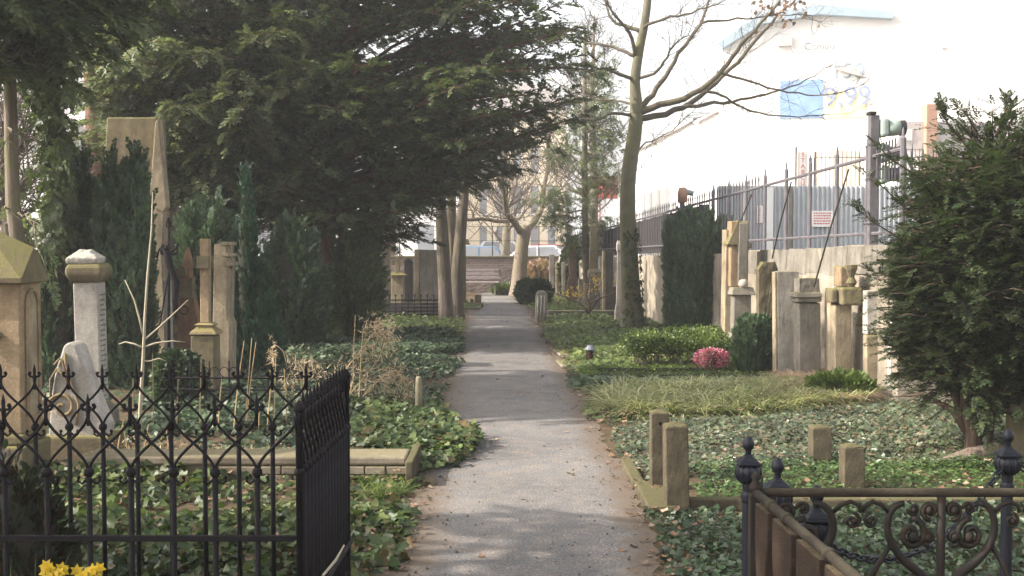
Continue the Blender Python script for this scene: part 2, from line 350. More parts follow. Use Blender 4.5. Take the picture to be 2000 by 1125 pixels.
def fnoise(p, s=1.0, o=0):
    p = np.asarray(p) * s; a = 0
    for i in range(8):
        k = _k[(i + o) % 12]; a = a + np.sin(p @ k * (1 + i * .45) + _ph[(i + o) % 12, 0]) / (1 + i * .35)
    return a / 3.2
def inpoly(x, y, poly):
    ins = np.zeros(len(x), bool); j = len(poly) - 1
    for i in range(len(poly)):
        xi, yi = poly[i][0], poly[i][1]; xj, yj = poly[j][0], poly[j][1]
        c = ((yi > y) != (yj > y)) & (x < (xj - xi) * (y - yi) / (yj - yi + 1e-12) + xi)
        ins ^= c; j = i
    return ins

# leaf templates (Y is forward, Z is normal)
def T_spray(nl=9, L=1.0, ll=.34, lw=.07, ang=50, droop=.25, jag=.3, seed=0):
    r = random.Random(seed); vs = []; fs = []
    def leaf(b, d, l, w):
        d = Vector(d).normalized(); s = d.cross(Vector((0, 0, 1))).normalized() * w; o = len(vs)
        m = b + d * l * .5; tip = b + d * l
        vs.extend([b, m + s, tip, m - s]); fs.append((o, o + 1, o + 2, o + 3))
    for i in range(nl):
        t = (i + .5) / nl; base = Vector((0, t * L, -droop * t * t * L))
        for sgn in (-1, 1):
            a = R(ang + r.uniform(-12, 12)); l = ll * (1 - .5 * t) * r.uniform(1 - jag, 1 + jag)
            leaf(base, (sgn * math.sin(a), math.cos(a), r.uniform(-.35, .25)), l, lw)
    leaf(Vector((0, L * .85, -droop * .7 * L)), (0, 1, -.2), ll, lw)
    leaf(Vector((0, 0, 0)), (0.02, 1, -.1), L * .9, lw * .25)
    return [tuple(v) for v in vs], fs
SPRAY = T_spray(9, 1, .34, .055)
SPRAY_F = T_spray(7, 1, .38, .085, 42, .1, .3, 3)
SPRAY_B = T_spray(8, 1, .42, .10, 45, .35, .4, 5)
IVY = ([(0, 0, 0), (.32, -.06, .03), (.55, .28, .10), (.28, .50, .04), (.22, .85, .02), (0, 1.05, -.1), (-.22, .85, .02), (-.28, .50, .04), (-.55, .28, .10), (-.32, -.06, .03), (0, .45, -.05)],
       [(0, 1, 2, 3, 10), (10, 3, 4, 5), (10, 5, 6, 7), (0, 10, 7, 8, 9)])
OVAL = ([(0, 0, 0), (.24, .3, .06), (.24, .7, .05), (0, 1, -.05), (-.24, .7, .05), (-.24, .3, .06), (0, .5, -.03)], [(0, 1, 2, 6), (6, 2, 3), (6, 3, 4), (0, 6, 4, 5)])
DRY = ([(0, 0, 0), (.38, .15, .16), (.3, .6, .05), (.05, 1, .22), (-.3, .65, .0), (-.4, .2, .2), (0, .5, .02)], [(0, 1, 2, 6), (6, 2, 3), (6, 3, 4), (0, 6, 4, 5)])
BLADE = ([(-.014, 0, 0), (.014, 0, 0), (.018, .35, .03), (-.018, .35, .03), (.014, .7, -.12), (-.014, .7, -.12), (0, 1, -.45)], [(0, 1, 2, 3), (3, 2, 4, 5), (5, 4, 6)])
NEEDLE = ([(-.08, 0, 0), (.08, 0, 0), (0, 1, -.15)], [(0, 1, 2)])
PETAL = ([(0, 0, 0), (.3, .4, .1), (.2, .9, 0), (-.2, .9, 0), (-.3, .4, .1)], [(0, 1, 2, 3, 4)])
# ---------------------------------------------------------------- camera, light, sky
cam = bpy.data.cameras.new('camera'); co = bpy.data.objects.new('camera', cam); COL.objects.link(co)
cam.sensor_width = 36; cam.lens = F / 2000 * 36; cam.clip_end = 3000; cam.clip_start = .05
co.location = (0, 0, H); co.rotation_euler = (R(90) - PITCH, 0, 0); scene.camera = co
SUN_EL = R(37); SUN_AZ = R(-98)      # azimuth clockwise from +Y: sun stands to the left, a little behind
sd = Vector((math.sin(SUN_AZ) * math.cos(SUN_EL), math.cos(SUN_AZ) * math.cos(SUN_EL), math.sin(SUN_EL)))
w = bpy.data.worlds.new('World'); scene.world = w; w.use_nodes = True; nt = w.node_tree; nt.nodes.clear()
sky = nt.nodes.new('ShaderNodeTexSky'); sky.sky_type = 'NISHITA'; sky.sun_disc = False; sky.sun_elevation = SUN_EL; sky.sun_rotation = SUN_AZ
sky.air_density = 1.0; sky.dust_density = 4.0; sky.ozone_density = 1.0
hs = nt.nodes.new('ShaderNodeHueSaturation'); hs.inputs['Saturation'].default_value = .3
bg = nt.nodes.new('ShaderNodeBackground'); bg.inputs[1].default_value = .15
wo = nt.nodes.new('ShaderNodeOutputWorld'); nt.links.new(sky.outputs[0], hs.inputs['Color']); wm = mix(nt, hs.outputs[0], (1.02, 1.0, .96), 1.0, 'MULTIPLY'); nt.links.new(wm, bg.inputs[0]); nt.links.new(bg.outputs[0], wo.inputs[0])
sl = bpy.data.lights.new('sun', 'SUN'); sl.energy = 3.3; sl.angle = R(.55); sl.color = (1, .915, .80)
so = bpy.data.objects.new('sun', sl); COL.objects.link(so); so.rotation_euler = sd.to_track_quat('Z', 'Y').to_euler(); so.location = (-20, -5, 25)
vs_ = scene.view_settings; vs_.view_transform = 'Standard'; vs_.look = 'None'; vs_.gamma = 1; vs_.exposure = 1.6

# ---------------------------------------------------------------- ground
PL = [(1.0, -.62), (5.94, -.66), (7.5, -.70), (8.5, -.74), (9.7, -.74), (11.8, -.78), (13.5, -.88), (16.9, -1.02), (19, -1.0), (22.9, -1.08), (26, -1.10), (29.9, -1.15), (33, -1.2), (38, -1.1)]
PR = [(1.0, .75), (5.94, .80), (7.2, .86), (8.3, .84), (9.7, .83), (11.8, .80), (14.4, .78), (16.9, .69), (22.9, .57), (28.8, .50), (35.3, .1), (38, .0)]
def pl(y): return np.interp(y, [a for a, b in PL], [b for a, b in PL])
def pr(y): return np.interp(y, [a for a, b in PR], [b for a, b in PR])
def ghz(x, y):
    """ground height: the path lies level at 0, the beds swell a little beside it"""
    x = np.asarray(x, float); y = np.asarray(y, float)
    d = np.maximum(pl(y) - x, x - pr(y)); d = np.clip((d - .05) / .45, 0, 1); d = d * d * (3 - 2 * d)
    p = np.stack([x, y, np.zeros_like(x)], -1)
    z = d * (.03 + .03 * fnoise(p, 1.3) + .015 * fnoise(p, 4.1, 3))
    # right bed mound behind the cross kerb and the left planting
    z = np.maximum(z, 0)
    fade = np.clip((40 - y) / 3, 0, 1) * np.clip((7 - np.abs(x)) / 1.5, 0, 1)
    return z * fade - .004 * 0
xs = np.arange(-8, 8.01, .1); ys = np.arange(0, 42.01, .12)
XX, YY = np.meshgrid(xs, ys); ZZ = ghz(XX.ravel(), YY.ravel()).reshape(XX.shape)
nx, ny = len(xs), len(ys)
V = np.stack([XX, YY, ZZ], -1).reshape(-1, 3).tolist()
Fc = [(j * nx + i, j * nx + i + 1, (j + 1) * nx + i + 1, (j + 1) * nx + i) for j in range(ny - 1) for i in range(nx - 1)]
g = MB(); g.v = [tuple(v) for v in V]; g.f = Fc
B = 900; o = len(g.v); g.v += [(-B, -B, 0), (B, -B, 0), (B, B, 0), (-B, B, 0), (-8, 0, 0), (8, 0, 0), (8, 42, 0), (-8, 42, 0)]
g.v[o + 6] = (8, float(ys[-1]), 0); g.v[o + 7] = (-8, float(ys[-1]), 0)
g.f += [(o, o + 1, o + 5, o + 4), (o + 1, o + 2, o + 6, o + 5), (o + 2, o + 3, o + 7, o + 6), (o + 3, o, o + 4, o + 7)]
structure(g.build('ground', M['ground'], smooth=True))
# path as a fine strip with an 'edge' attribute for the dirt that gathers at its sides
py_ = np.arange(.5, 37.9, .05); nu = 14; vs = []; ed = []
for y in py_:
    a = pl(y) + .06 * math.sin(y * 3.1) * math.sin(y * 1.3) + .02 * math.sin(y * 19 + 2 * math.sin(y * 7)) + random.uniform(-.008, .008); b = pr(y) + .05 * math.sin(y * 2.3 + 1) * math.sin(y * .9) + .022 * math.sin(y * 16 + 2 * math.sin(y * 5)) + random.uniform(-.008, .008)
    for k in range(nu + 1):
        t = k / nu; vs.append((a + (b - a) * t, y, .004 + .012 * math.sin(PI * t))); ed.append(max(0, 1 - min(t / .30, (1 - t) / .22)))
fs = [(j * (nu + 1) + i, j * (nu + 1) + i + 1, (j + 1) * (nu + 1) + i + 1, (j + 1) * (nu + 1) + i) for j in range(len(py_) - 1) for i in range(nu)]
g = MB(); g.v = vs; g.f = fs; po = g.build('path', M['path'], smooth=True); structure(po)
at = po.data.attributes.new('edge', 'FLOAT', 'POINT'); at.data.foreach_set('value', ed)
# street behind the walls
structure(MB().box(-60, 90, 40, 110, -.3, .006).build('street', M['asphalt']))
structure(MB().box(4.6, 40, 12.6, 39.9, -.3, .008).build('pavement', M['asphalt']))

# ---------------------------------------------------------------- scatter of ground cover
def cover(name, label, cat, poly, dens, size, mat, tmpl=IVY, h=.06, tilt=.55, loc=None, thin=.35, edge=.0, parent=None, seed=0, upright=False, lift=.0):
    xs = [p[0] for p in poly]; ys = [p[1] for p in poly]
    A = (max(xs) - min(xs)) * (max(ys) - min(ys)); n = int(A * dens)
    x = rng.uniform(min(xs), max(xs), n); y = rng.uniform(min(ys), max(ys), n)
    jit = .12 * fnoise(np.stack([x, y, x * 0], -1), 3.0, 2)
    k = inpoly(x + jit, y + jit, poly); x = x[k]; y = y[k]
    p3 = np.stack([x, y, x * 0], -1)
    nz = fnoise(p3, 2.2, 5)
    k = rng.uniform(0, 1, len(x)) < np.clip(1 - thin + nz * .9, .08, 1)
    x = x[k]; y = y[k]; nz = nz[k]; n = len(x)
    hh = h * (.55 + .45 * nz) ; z = ghz(x, y) + lift + rng.uniform(0.1, 1, n) * np.maximum(hh, .012) + .005
    if upright:
        f = rvec(n); f[:, 2] = np.abs(f[:, 2]) * 1.0 + tilt; up = rvec(n)
    else:
        a = rng.uniform(0, 2 * PI, n); f = np.stack([np.cos(a), np.sin(a), rng.normal(-.15, .3, n)], -1)
        up = rvec(n) * tilt; up[:, 2] += 1; up[:, 1] -= .35
    o = stamp(name, tmpl[0], tmpl[1], np.stack([x, y, z], -1), frames(f, up), size * rng.uniform(.42, 1.35, n), mat, parent)
    if label: tag(o, label, cat, kind='stuff')
    return o
def quad(y0, y1, fl, fr):  # world polygon from Y range and edge functions
    Y = np.linspace(y0, y1, 10); return [(fl(y), y) for y in Y] + [(fr(y), y) for y in Y[::-1]]
def Lx(px): return lambda y: (px - 1000) / F * y
plm = lambda y: pl(y) + .06
prm = lambda y: pr(y) - .04
gp = lambda pts: [tuple(G(*p).xy) for p in pts]
# left beds, near to far
cover('ivy_bed', 'dark glossy big leaved ivy filling the bed behind and inside the front left iron fence', 'ivy',
      quad(2.6, 8.15, lambda y: -4.6, lambda y: pl(y) + .05 + .10 * math.sin(y * 4)), 1350, .058, M['ivy'], h=.16, thin=.30, tilt=.95)
cover('ivy_bed', 'bright green ivy spilling over the path edge just behind the stone kerb slab', 'ivy',
      gp([(690, 905), (690, 800), (800, 795), (870, 815), (905, 850), (935, 880), (900, 912), (850, 925), (800, 930)]), 1500, .062, M['ivy'], h=.22, thin=.02, tilt=.7)
cover('ivy_bed', 'mid green ivy around the dry stalks left of the wooden stake', 'ivy',
      gp([(200, 905), (300, 760), (500, 712), (640, 700), (850, 700), (905, 715), (870, 745), (862, 800), (700, 815), (690, 900)]), 800, .06, M['ivy_b'], h=.15, thin=.3, tilt=.7)
cover('ivy_bed', 'blue green ivy mound at the path bend beyond the dry seedheads', 'ivy',
      gp([(560, 700), (600, 672), (760, 655), (880, 655), (902, 668), (905, 690), (860, 702), (700, 712)]), 1000, .065, M['ivy_b'], h=.26, thin=.02)
cover('ground_cover', 'yellow green low plants before the small iron railing and twin trunks', 'ground cover',
      gp([(700, 655), (720, 622), (890, 618), (905, 640), (900, 660), (760, 658)]), 420, .08, M['ivy_y'], OVAL, h=.16, thin=.35)
cover('ivy_bed', 'thin dark ivy under the yews and gravestones on the left', 'ivy',
      [(-9, 9), (-3.0, 9), (-1.9, 13), (-3.4, 20), (-1.6, 26), (-1.5, 37), (-9, 37)], 90, .09, M['ivy_b'], h=.10, thin=.45)
cover('ground_cover', 'pale green plants in the kerbed bed beside the far pillar', 'ground cover',
      gp([(900, 605), (905, 597), (938, 597), (940, 606)]), 700, .06, M['ivy_y'], OVAL, h=.14, thin=.0)
# right beds, near to far
cover('ivy_bed', 'small leaved dark green ivy in the front right grave bed around the black posts', 'ivy',
      quad(2.6, 7.22, lambda y: pr(y) + .02 + .05 * math.sin(y * 5), lambda y: 4.6), 1900, .034, M['ivy_d'], IVY, h=.10, thin=.12, tilt=.9)
cover('periwinkle_bed', 'dense fresh green low cover between the stone bollards and the cross kerb', 'ground cover',
      gp([(1365, 998), (1355, 935), (1430, 925), (1600, 922), (1850, 920), (2250, 920), (2250, 1000)]), 2600, .036, M['fresh'], OVAL, h=.13, thin=-.3, lift=.0)
cover('ivy_bed', 'brownish thin ivy with dead leaves spreading behind the stone bollards', 'ivy',
      gp([(1190, 845), (1150, 800), (1300, 790), (1700, 770), (2150, 790), (2150, 930), (1600, 925), (1340, 945), (1262, 960), (1225, 900)]), 2300, .038, M['ivy_br'], IVY, h=.10, thin=.0)
cover('ivy_bed', 'grey green ivy strip in front of the low clipped box edging', 'ivy',
      gp([(1120, 765), (1118, 740), (1480, 742), (1560, 748), (1500, 768)]), 600, .075, M['ivy_b'], h=.10, thin=.1)
cover('ivy_bed', 'light green carpet between the path and the bare tree by the wall', 'ground cover',
      gp([(1062, 640), (1060, 622), (1240, 612), (1310, 650), (1430, 690), (1430, 726), (1130, 728), (1110, 700), (1085, 680), (1060, 655)]), 520, .062, M['ivy_y'], IVY, h=.12, thin=.05)
cover('ground_cover', 'grey green small plants around the grave lantern', 'ground cover',
      gp([(1110, 735), (1095, 700), (1230, 700), (1240, 735)]), 600, .05, M['ivy_b'], OVAL, h=.10, thin=.3)
cover('ground_cover', 'pale and yellow spring plants before the far right gravestones', 'ground cover',
      gp([(1045, 610), (1000, 578), (1090, 572), (1240, 600), (1240, 615), (1070, 622)]), 330, .075, M['ivy_y'], OVAL, h=.16, thin=.3)
# sedge grass
def tufts(name, label, cat, poly, n, blades, L, mat, spread=.9, parent=None):
    xs = [p[0] for p in poly]; ys = [p[1] for p in poly]
    x = rng.uniform(min(xs), max(xs), n * 3); y = rng.uniform(min(ys), max(ys), n * 3); k = inpoly(x, y, poly); x = x[k][:n]; y = y[k][:n]
    x = np.repeat(x, blades) + rng.normal(0, .035, len(x) * blades); y = np.repeat(y, blades) + rng.normal(0, .035, len(y) * blades); m = len(x)
    a = rng.uniform(0, 2 * PI, m); f = np.stack([np.cos(a) * spread, np.sin(a) * spread, rng.uniform(.35, 1.2, m)], -1)
    up = np.zeros((m, 3)); up[:, 2] = 1
    o = stamp(name, BLADE[0], BLADE[1], np.stack([x, y, ghz(x, y)], -1), frames(f, up), L * rng.uniform(.55, 1.2, m), mat, parent)
    if label: tag(o, label, cat, kind='stuff')
    return o
tufts('sedge_grass', 'arching yellow green sedge grass in front of the ivy strip by the path', 'grass',
      gp([(1185, 812), (1175, 775), (1300, 768), (1560, 764), (1690, 778), (1680, 798), (1500, 816), (1230, 824)]), 420, 40, .34, M['sedge'])
cover('ground_cover', 'green low leaves growing between the sedge clumps', 'ground cover', gp([(1150, 822), (1135, 765), (1700, 765), (1700, 805), (1500, 830), (1200, 835)]), 900, .05, M['ivy_y'], OVAL, h=.12, thin=.2)
tufts('dry_grass', 'pinkish dry grass clump in front of the leaning wall stones', 'grass',
      gp([(1520, 790), (1540, 752), (1640, 745), (1690, 765), (1680, 795), (1600, 800)]), 150, 60, .36, M['pinkfluff'], 1.2)
tufts('fresh_grass', 'bright green grass tuft on the mossy ground by the kerb corner', 'grass',
      gp([(705, 975), (712, 948), (785, 948), (795, 975)]), 26, 26, .16, M['ivy_y'])
tufts('grass_blades', 'thin green grass growing along the front of the kerb slab', 'grass',
      gp([(380, 925), (380, 905), (620, 905), (620, 925)]), 60, 14, .2, M['sedge'])
# fallen leaves
def litter(label, polys, n, size):
    X = []; Yv = []
    for poly, k in polys:
        xs = [p[0] for p in poly]; ys = [p[1] for p in poly]
        x = rng.uniform(min(xs), max(xs), k); y = rng.uniform(min(ys), max(ys), k); q = inpoly(x, y, poly); X.append(x[q]); Yv.append(y[q])
    x = np.concatenate(X); y = np.concatenate(Yv); m = len(x)
    a = rng.uniform(0, 2 * PI, m); f = np.stack([np.cos(a), np.sin(a), rng.normal(0, .15, m)], -1); up = rvec(m) * .35; up[:, 2] += 1
    on = (x > pl(y)) & (x < pr(y))
    z = np.where(on, .018, ghz(x, y) + rng.uniform(.01, .14, m))
    tag(stamp('fallen_leaves', DRY[0], DRY[1], np.stack([x, y, z], -1), frames(f, up), size * rng.uniform(.5, 1.3, m), M['litter']), label, 'leaves', kind='stuff')
litter('brown fallen leaves along the left edge of the path and among the ivy', [
    (quad(3, 37, lambda y: pl(y) - .12, lambda y: pl(y) + .16), 1500), (quad(3, 9, lambda y: -4, lambda y: pl(y)), 500),
    (gp([(790, 935), (900, 885), (985, 845), (990, 870), (900, 930), (820, 965)]), 120)], 0, .045)
litter('brown fallen leaves along the right edge of the path and over the right beds', [
    (quad(3, 37, lambda y: pr(y) - .10, lambda y: pr(y) + .14), 2600), (quad(7.5, 12.5, lambda y: pr(y), lambda y: 5), 420), (quad(3, 7.4, lambda y: pr(y), lambda y: 4), 300),
    (gp([(1180, 850), (1165, 800), (1230, 800), (1240, 850)]), 90)], 0, .045)
x = rng.uniform(-.6, .7, 70); y = rng.uniform(4.5, 22, 70); up = np.zeros((70, 3)); up[:, 2] = 1; f = rvec(70); f[:, 2] = .1
tag(stamp('paper_scraps', PETAL[0], PETAL[1], np.stack([x, y, np.full(70, .018)], -1), frames(f, up), rng.uniform(.008, .022, 70), M['white']), 'tiny pale scraps and petals dotted over the grey path', 'litter', kind='stuff')
litter('a few pale dead leaves lying on the open path', [(quad(4, 36, plm, prm), 130)], 0, .045)
# ---- small crumbs and pebbles on the path
x = rng.uniform(-.8, .95, 5200); y = 3.5 + 16 * rng.uniform(0, 1, 5200) ** 1.4
e = np.minimum(np.abs(x - pl(y)), np.abs(x - pr(y))); k = (x > pl(y) + .02) & (x < pr(y) - .02) & (rng.uniform(0, 1, 5200) < np.exp(-e / .16) + .07); x = x[k]; y = y[k]; m = len(x)
tet = ([(-.5, -.3, 0), (.5, -.4, 0), (.1, .6, 0), (.05, 0, .5)], [(0, 1, 3), (1, 2, 3), (2, 0, 3)])
f = rvec(m); f[:, 2] = 0; up = np.zeros((m, 3)); up[:, 2] = 1
tag(stamp('path_crumbs', tet[0], tet[1], np.stack([x, y, np.full(m, .014)], -1), frames(f, up), rng.uniform(.006, .022, m), M['ground']), 'soil crumbs and grit scattered over the path', 'grit', kind='stuff')

# ---------------------------------------------------------------- trees
def quadpath(S, E, sag, n=6, wob=.0):
    pts = []
    for i in range(n + 1):
        t = i / n; p = S.lerp(E, t); p.z += sag * 4 * t * (1 - t)
        if 0 < i < n: p += Vector((random.uniform(-1, 1), random.uniform(-1, 1), random.uniform(-1, 1))) * wob
        pts.append(p)
    return pts
def conifer(name, label, base, trunk_pts, tr, env_c, env_r, nb, mat, barkmat, spray=SPRAY, ssize=.3, z0=1.5, z1=7, sub=.26, droop=.25, sublen=.8,
            rise=.35, cat='tree', group=None, az=None, rzup=None, keep=None, seed=1, per=3, bough_r=.035, inner=.35, loc0=(0, 0, 0)):
    random.seed(seed)
    root = thing(name, label, cat, base, group)
    b = Vector(base)
    t = MB(); t.tube([Vector(p) - b for p in trunk_pts], tr, 12); t.build('trunk', barkmat, root, smooth=True)
    bm = MB(); pos = []; dirs = []; ups = []
    tp = [Vector(p) for p in trunk_pts]
    def on_trunk(z):
        for i in range(len(tp) - 1):
            if tp[i].z <= z <= tp[i + 1].z: return tp[i].lerp(tp[i + 1], (z - tp[i].z) / (tp[i + 1].z - tp[i].z + 1e-9))
        return tp[-1].copy()
    C = Vector(env_c); rx, ry, rz = env_r; rzu = rzup or rz
    made = 0; tries = 0
    while made < nb and tries < nb * 30:
        tries += 1
        d = Vector((random.gauss(0, 1), random.gauss(0, 1), random.gauss(0, 1)));
        if d.length < .01: continue
        d.normalize(); k = random.uniform(.72, 1.06)
        E = C + Vector((d.x * rx, d.y * ry, d.z * (rzu if d.z > 0 else rz))) * k
        if E.z < .2: continue
        zs = E.z - rise * (E - Vector((on_trunk(E.z).x, on_trunk(E.z).y, E.z))).length * random.uniform(.4, 1.3)
        zs = min(max(zs, z0), z1); S = on_trunk(zs)
        if keep and not keep(E): continue
        made += 1; L = (E - S).length
        pts = quadpath(S, E, random.uniform(-.02, .10) * L, 7, .03)
        r0 = bough_r * (.4 + L / 4)
        bm.tube([p - b for p in pts], [r0 * (1 - .85 * i / 7) for i in range(8)], 5)
        n = int(L * (1 - inner) / sub) + 2
        for j in range(n):
            t_ = inner + (1 - inner) * (j + random.random()) / n; t_ = min(t_, 1)
            q = t_ * 7; i = min(int(q), 6); Pp = pts[i].lerp(pts[i + 1], q - i); T = (pts[i + 1] - pts[i]).normalized()
            side = T.cross(Vector((0, 0, 1))); side = side.normalized() if side.length > .1 else Vector((1, 0, 0))
            sg = 1 if j % 2 else -1
            dd = (T * random.uniform(.5, 1.1) + side * sg * random.uniform(.5, 1.2) + Vector((0, 0, random.uniform(-.25, .45)))).normalized()
            ln = sublen * (1.15 - t_) * random.uniform(.6, 1.2) + .12
            e = Pp + dd * ln; e.z -= droop * ln
            bm.tube([Pp - b, Pp.lerp(e, .5) + Vector((0, 0, .1 * ln)) - b, e - b], [.007, .005, .002], 3)
            m = max(1, int(per * ln / .5 + random.random()))
            for a in range(m):
                u = (a + random.random()) / m; q2 = Pp.lerp(e, u); q2.z += .1 * ln * 4 * u * (1 - u) * .5
                w = (dd + Vector((random.gauss(0, .45), random.gauss(0, .45), random.gauss(-droop * .5, .3))))
                pos.append(q2); dirs.append(w); ups.append((random.gauss(0, .35), random.gauss(0, .35), 1))
            pos.append(e.copy()); dirs.append(dd + Vector((0, 0, -droop))); ups.append((random.gauss(0, .3), random.gauss(0, .3), 1))
    bm.build('limbs', barkmat, root, smooth=True)
    pos = np.array([tuple(p) for p in pos]); dirs = np.array([tuple(p) for p in dirs]); ups = np.array(ups)
    s = np.array([random.uniform(.7, 1.25) for _ in pos]) * ssize
    stamp('crown', spray[0], spray[1], pos - np.array(base), frames(dirs, ups), s, mat, root)
    return root
def bush(name, label, base, cx, cy, rx, ry, z0, z1, n, mat, spray=SPRAY_F, ssize=.16, up=1.2, cat='bush', group=None, core=.78, pinch=1.0, lump=.12, topw=.5, barkmat=None, bottom=.8, freq=3.0, shell=.86):
    """dense shrub: foliage sprays through the outer shell of a lumpy body over its dark inner growth. local coordinates relative to base"""
    root = thing(name, label, cat, base, group); hgt = z1 - z0
    def rad(t):  # profile radius 0..1 for height 0..1
        lo = bottom + (1 - bottom) * min(1, t / .3); hi = 1 - (1 - topw) * max(0, (t - .45) / .55) ** 1.6
        hi *= math.sqrt(max(0, 1 - max(0, (t - .82) / .18) ** 2.2))
        return lo * hi
    m = MB(); prof = []; ns = 18; nh = 12
    for j in range(nh + 1):
        t = j / nh
        for k in range(ns):
            a = 2 * PI * k / ns; r = max(.01, rad(t) * core * (1 + .10 * math.sin(a * 3 + j) + .07 * math.sin(a * 5 - j * 2)))
            m.v.append((cx + rx * r * math.cos(a), cy + ry * r * math.sin(a), z0 + hgt * t * .95))
    for j in range(nh):
        for k in range(ns): m.f.append((j * ns + k, j * ns + (k + 1) % ns, (j + 1) * ns + (k + 1) % ns, (j + 1) * ns + k))
    m.f.append(tuple(range(nh * ns, (nh + 1) * ns)))
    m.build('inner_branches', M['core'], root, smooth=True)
    if z0 > .05:
        s = MB()
        for k in range(4): s.tube([(cx + .05 * k - .08, cy + random.uniform(-.05, .05), 0), (cx + random.uniform(-.15, .15) * rx * 2, cy, z0 + .3)], [.03, .015], 6)
        s.build('stem', barkmat or M['bark_dk'], root, smooth=True)
    t = rng.uniform(0, 1, n) ** .9; a = rng.uniform(0, 2 * PI, n)
    rr = np.array([rad(v) for v in t]); p0 = np.stack([np.cos(a) * 2, np.sin(a) * 2, t * hgt * 1.5], -1)
    ln = 1 + lump * fnoise(p0, freq, int(n) % 5)
    q = rng.uniform(shell, 1.03, n) * ln * rr
    pos = np.stack([cx + rx * q * np.cos(a), cy + ry * q * np.sin(a), z0 + hgt * t], -1)
    d = np.stack([np.cos(a), np.sin(a), np.full(n, up)], -1) + rng.normal(0, .35, (n, 3))
    stamp('foliage', spray[0], spray[1], pos, frames(d, np.stack([np.cos(a), np.sin(a), np.full(n, .3)], -1) + rng.normal(0, .4, (n, 3))), ssize * rng.uniform(.6, 1.25, n), mat, root)
    return root
def plumebush(name, label, px0, px1, ytop, Y, nplume, per, mat, spray=SPRAY_F, ssize=.2, lean=.12, z0=0, cat='bush', group=None, ry=None, topw=.6, pr_=.11, base_in=.75, low=.55):
    """upright shrub made of many narrow leafy plumes, each with its own tip"""
    a = P(px0, 500, Y).x; c = P(px1, 500, Y).x; H_ = P(500, ytop, Y).z; rx = (c - a) / 2; ry = ry or rx * .8
    base = ((a + c) / 2, Y + ry * .6, 0); root = thing(name, label, cat, base, group)
    pos = []; dr = []; st = MB()
    for k in range(nplume):
        an = random.uniform(0, 2 * PI); q = math.sqrt(random.uniform(0, 1)); x = q * math.cos(an) * rx; y = q * math.sin(an) * ry
        h = H_ * (1 - (1 - topw) * q ** 2) * random.uniform(low if q > .8 else .8, 1.0)
        x0_ = x * base_in; y0_ = y * base_in; ln = lean * q
        st.tube([(x0_ * .6, y0_ * .6, 0), (x0_, y0_, h * .4), (x, y, h * .9)], [.018, .012, .004], 4)
        for j in range(per):
            t = (j + random.random()) / per; z = z0 + (h - z0) * t; r = pr_ * (1.05 - t) ** .6 * random.uniform(.3, 1); b_ = random.uniform(0, 2 * PI)
            cx_ = x0_ + (x - x0_) * t; cy_ = y0_ + (y - y0_) * t
            pos.append((cx_ + r * math.cos(b_), cy_ + r * math.sin(b_), z)); dr.append((math.cos(b_) * .5 + math.cos(an) * ln + random.gauss(0, .15), math.sin(b_) * .5 + math.sin(an) * ln + random.gauss(0, .15), 1.3))
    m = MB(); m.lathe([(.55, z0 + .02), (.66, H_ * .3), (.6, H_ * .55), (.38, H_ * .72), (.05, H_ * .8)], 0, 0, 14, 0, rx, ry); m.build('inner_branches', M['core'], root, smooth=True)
    st.build('stem', M['bark_dk'], root); pos = np.array(pos); dr = np.array(dr)
    stamp('foliage', spray[0], spray[1], pos, frames(dr, rvec(len(pos)) + np.array([0, -.6, .2])), ssize * rng.uniform(.6, 1.25, len(pos)), mat, root)
    return root
def twigs(mb, pts, rads, n, L, depth, r, up=.3, rnd=None, flat=.5):
    """random side twigs on a branch polyline"""
    rnd = rnd or random
    for _ in range(n):
        i = rnd.randrange(max(1, len(pts) // 4), len(pts) - 1) if len(pts) > 3 else rnd.randrange(0, len(pts) - 1)
        q = rnd.random(); p = pts[i].lerp(pts[i + 1], q); T = (pts[i + 1] - pts[i]).normalized()
        d = (T * rnd.uniform(.5, 1.1) + Vector((rnd.gauss(0, .6), rnd.gauss(0, .6) * flat, rnd.gauss(up, .5)))).normalized()
        l = L * rnd.uniform(.5, 1.3); pp = [p]; k = 4
        for s in range(k):
            d = (d + Vector((rnd.gauss(0, .18), rnd.gauss(0, .18), rnd.gauss(.05, .16)))).normalized(); pp.append(pp[-1] + d * l / k)
        mb.tube(pp, [r * (1 - .75 * s / k) for s in range(k + 1)], 4 if depth > 0 else 3)
        if depth > 0: twigs(mb, pp, None, 3 + int(L * 2), L * .55, depth - 1, r * .5, up, rnd, flat)
# ---- big yew with spreading crown over the path
YB = 20.5
b = G(640, 660); b.z = 0
conifer('yew_tree', 'huge dark yew with red brown trunk whose wide crown hangs over the path', tuple(b),
        [P(640, 668, YB), P(636, 600, YB), P(640, 450, YB), P(650, 250, YB), P(655, 50, YB), P(660, -300, YB)], [.20, .15, .13, .12, .11, .06],
        P(760, 185, YB - .5), (3.65, 2.9, 2.95), 290, M['yew'], M['bark_red'], SPRAY_B, .20, 1.9, 8.2, .16, .12, .95, .30, rzup=3.6, seed=3, per=5,
        keep=lambda E: not (E.x > -1.0 and E.z < 2.3 + .65 * (E.x + 1.0)) and not (E.z < 1.75))
# dark second stem leaning beside it
sp_ = G(655, 655); o = MB().tube([Vector((0, 0, -.05)), Vector((-.05, 0, .8)), Vector((.25, .1, 2.6)), Vector((.5, .2, 5))], [.1, .07, .06, .05], 8).build('yew_stem', M['bark_red'], None, tuple(sp_), True)
tag(o, 'slim red brown stem rising close beside the big yew trunk', 'tree'); o.name = 'young_yew'
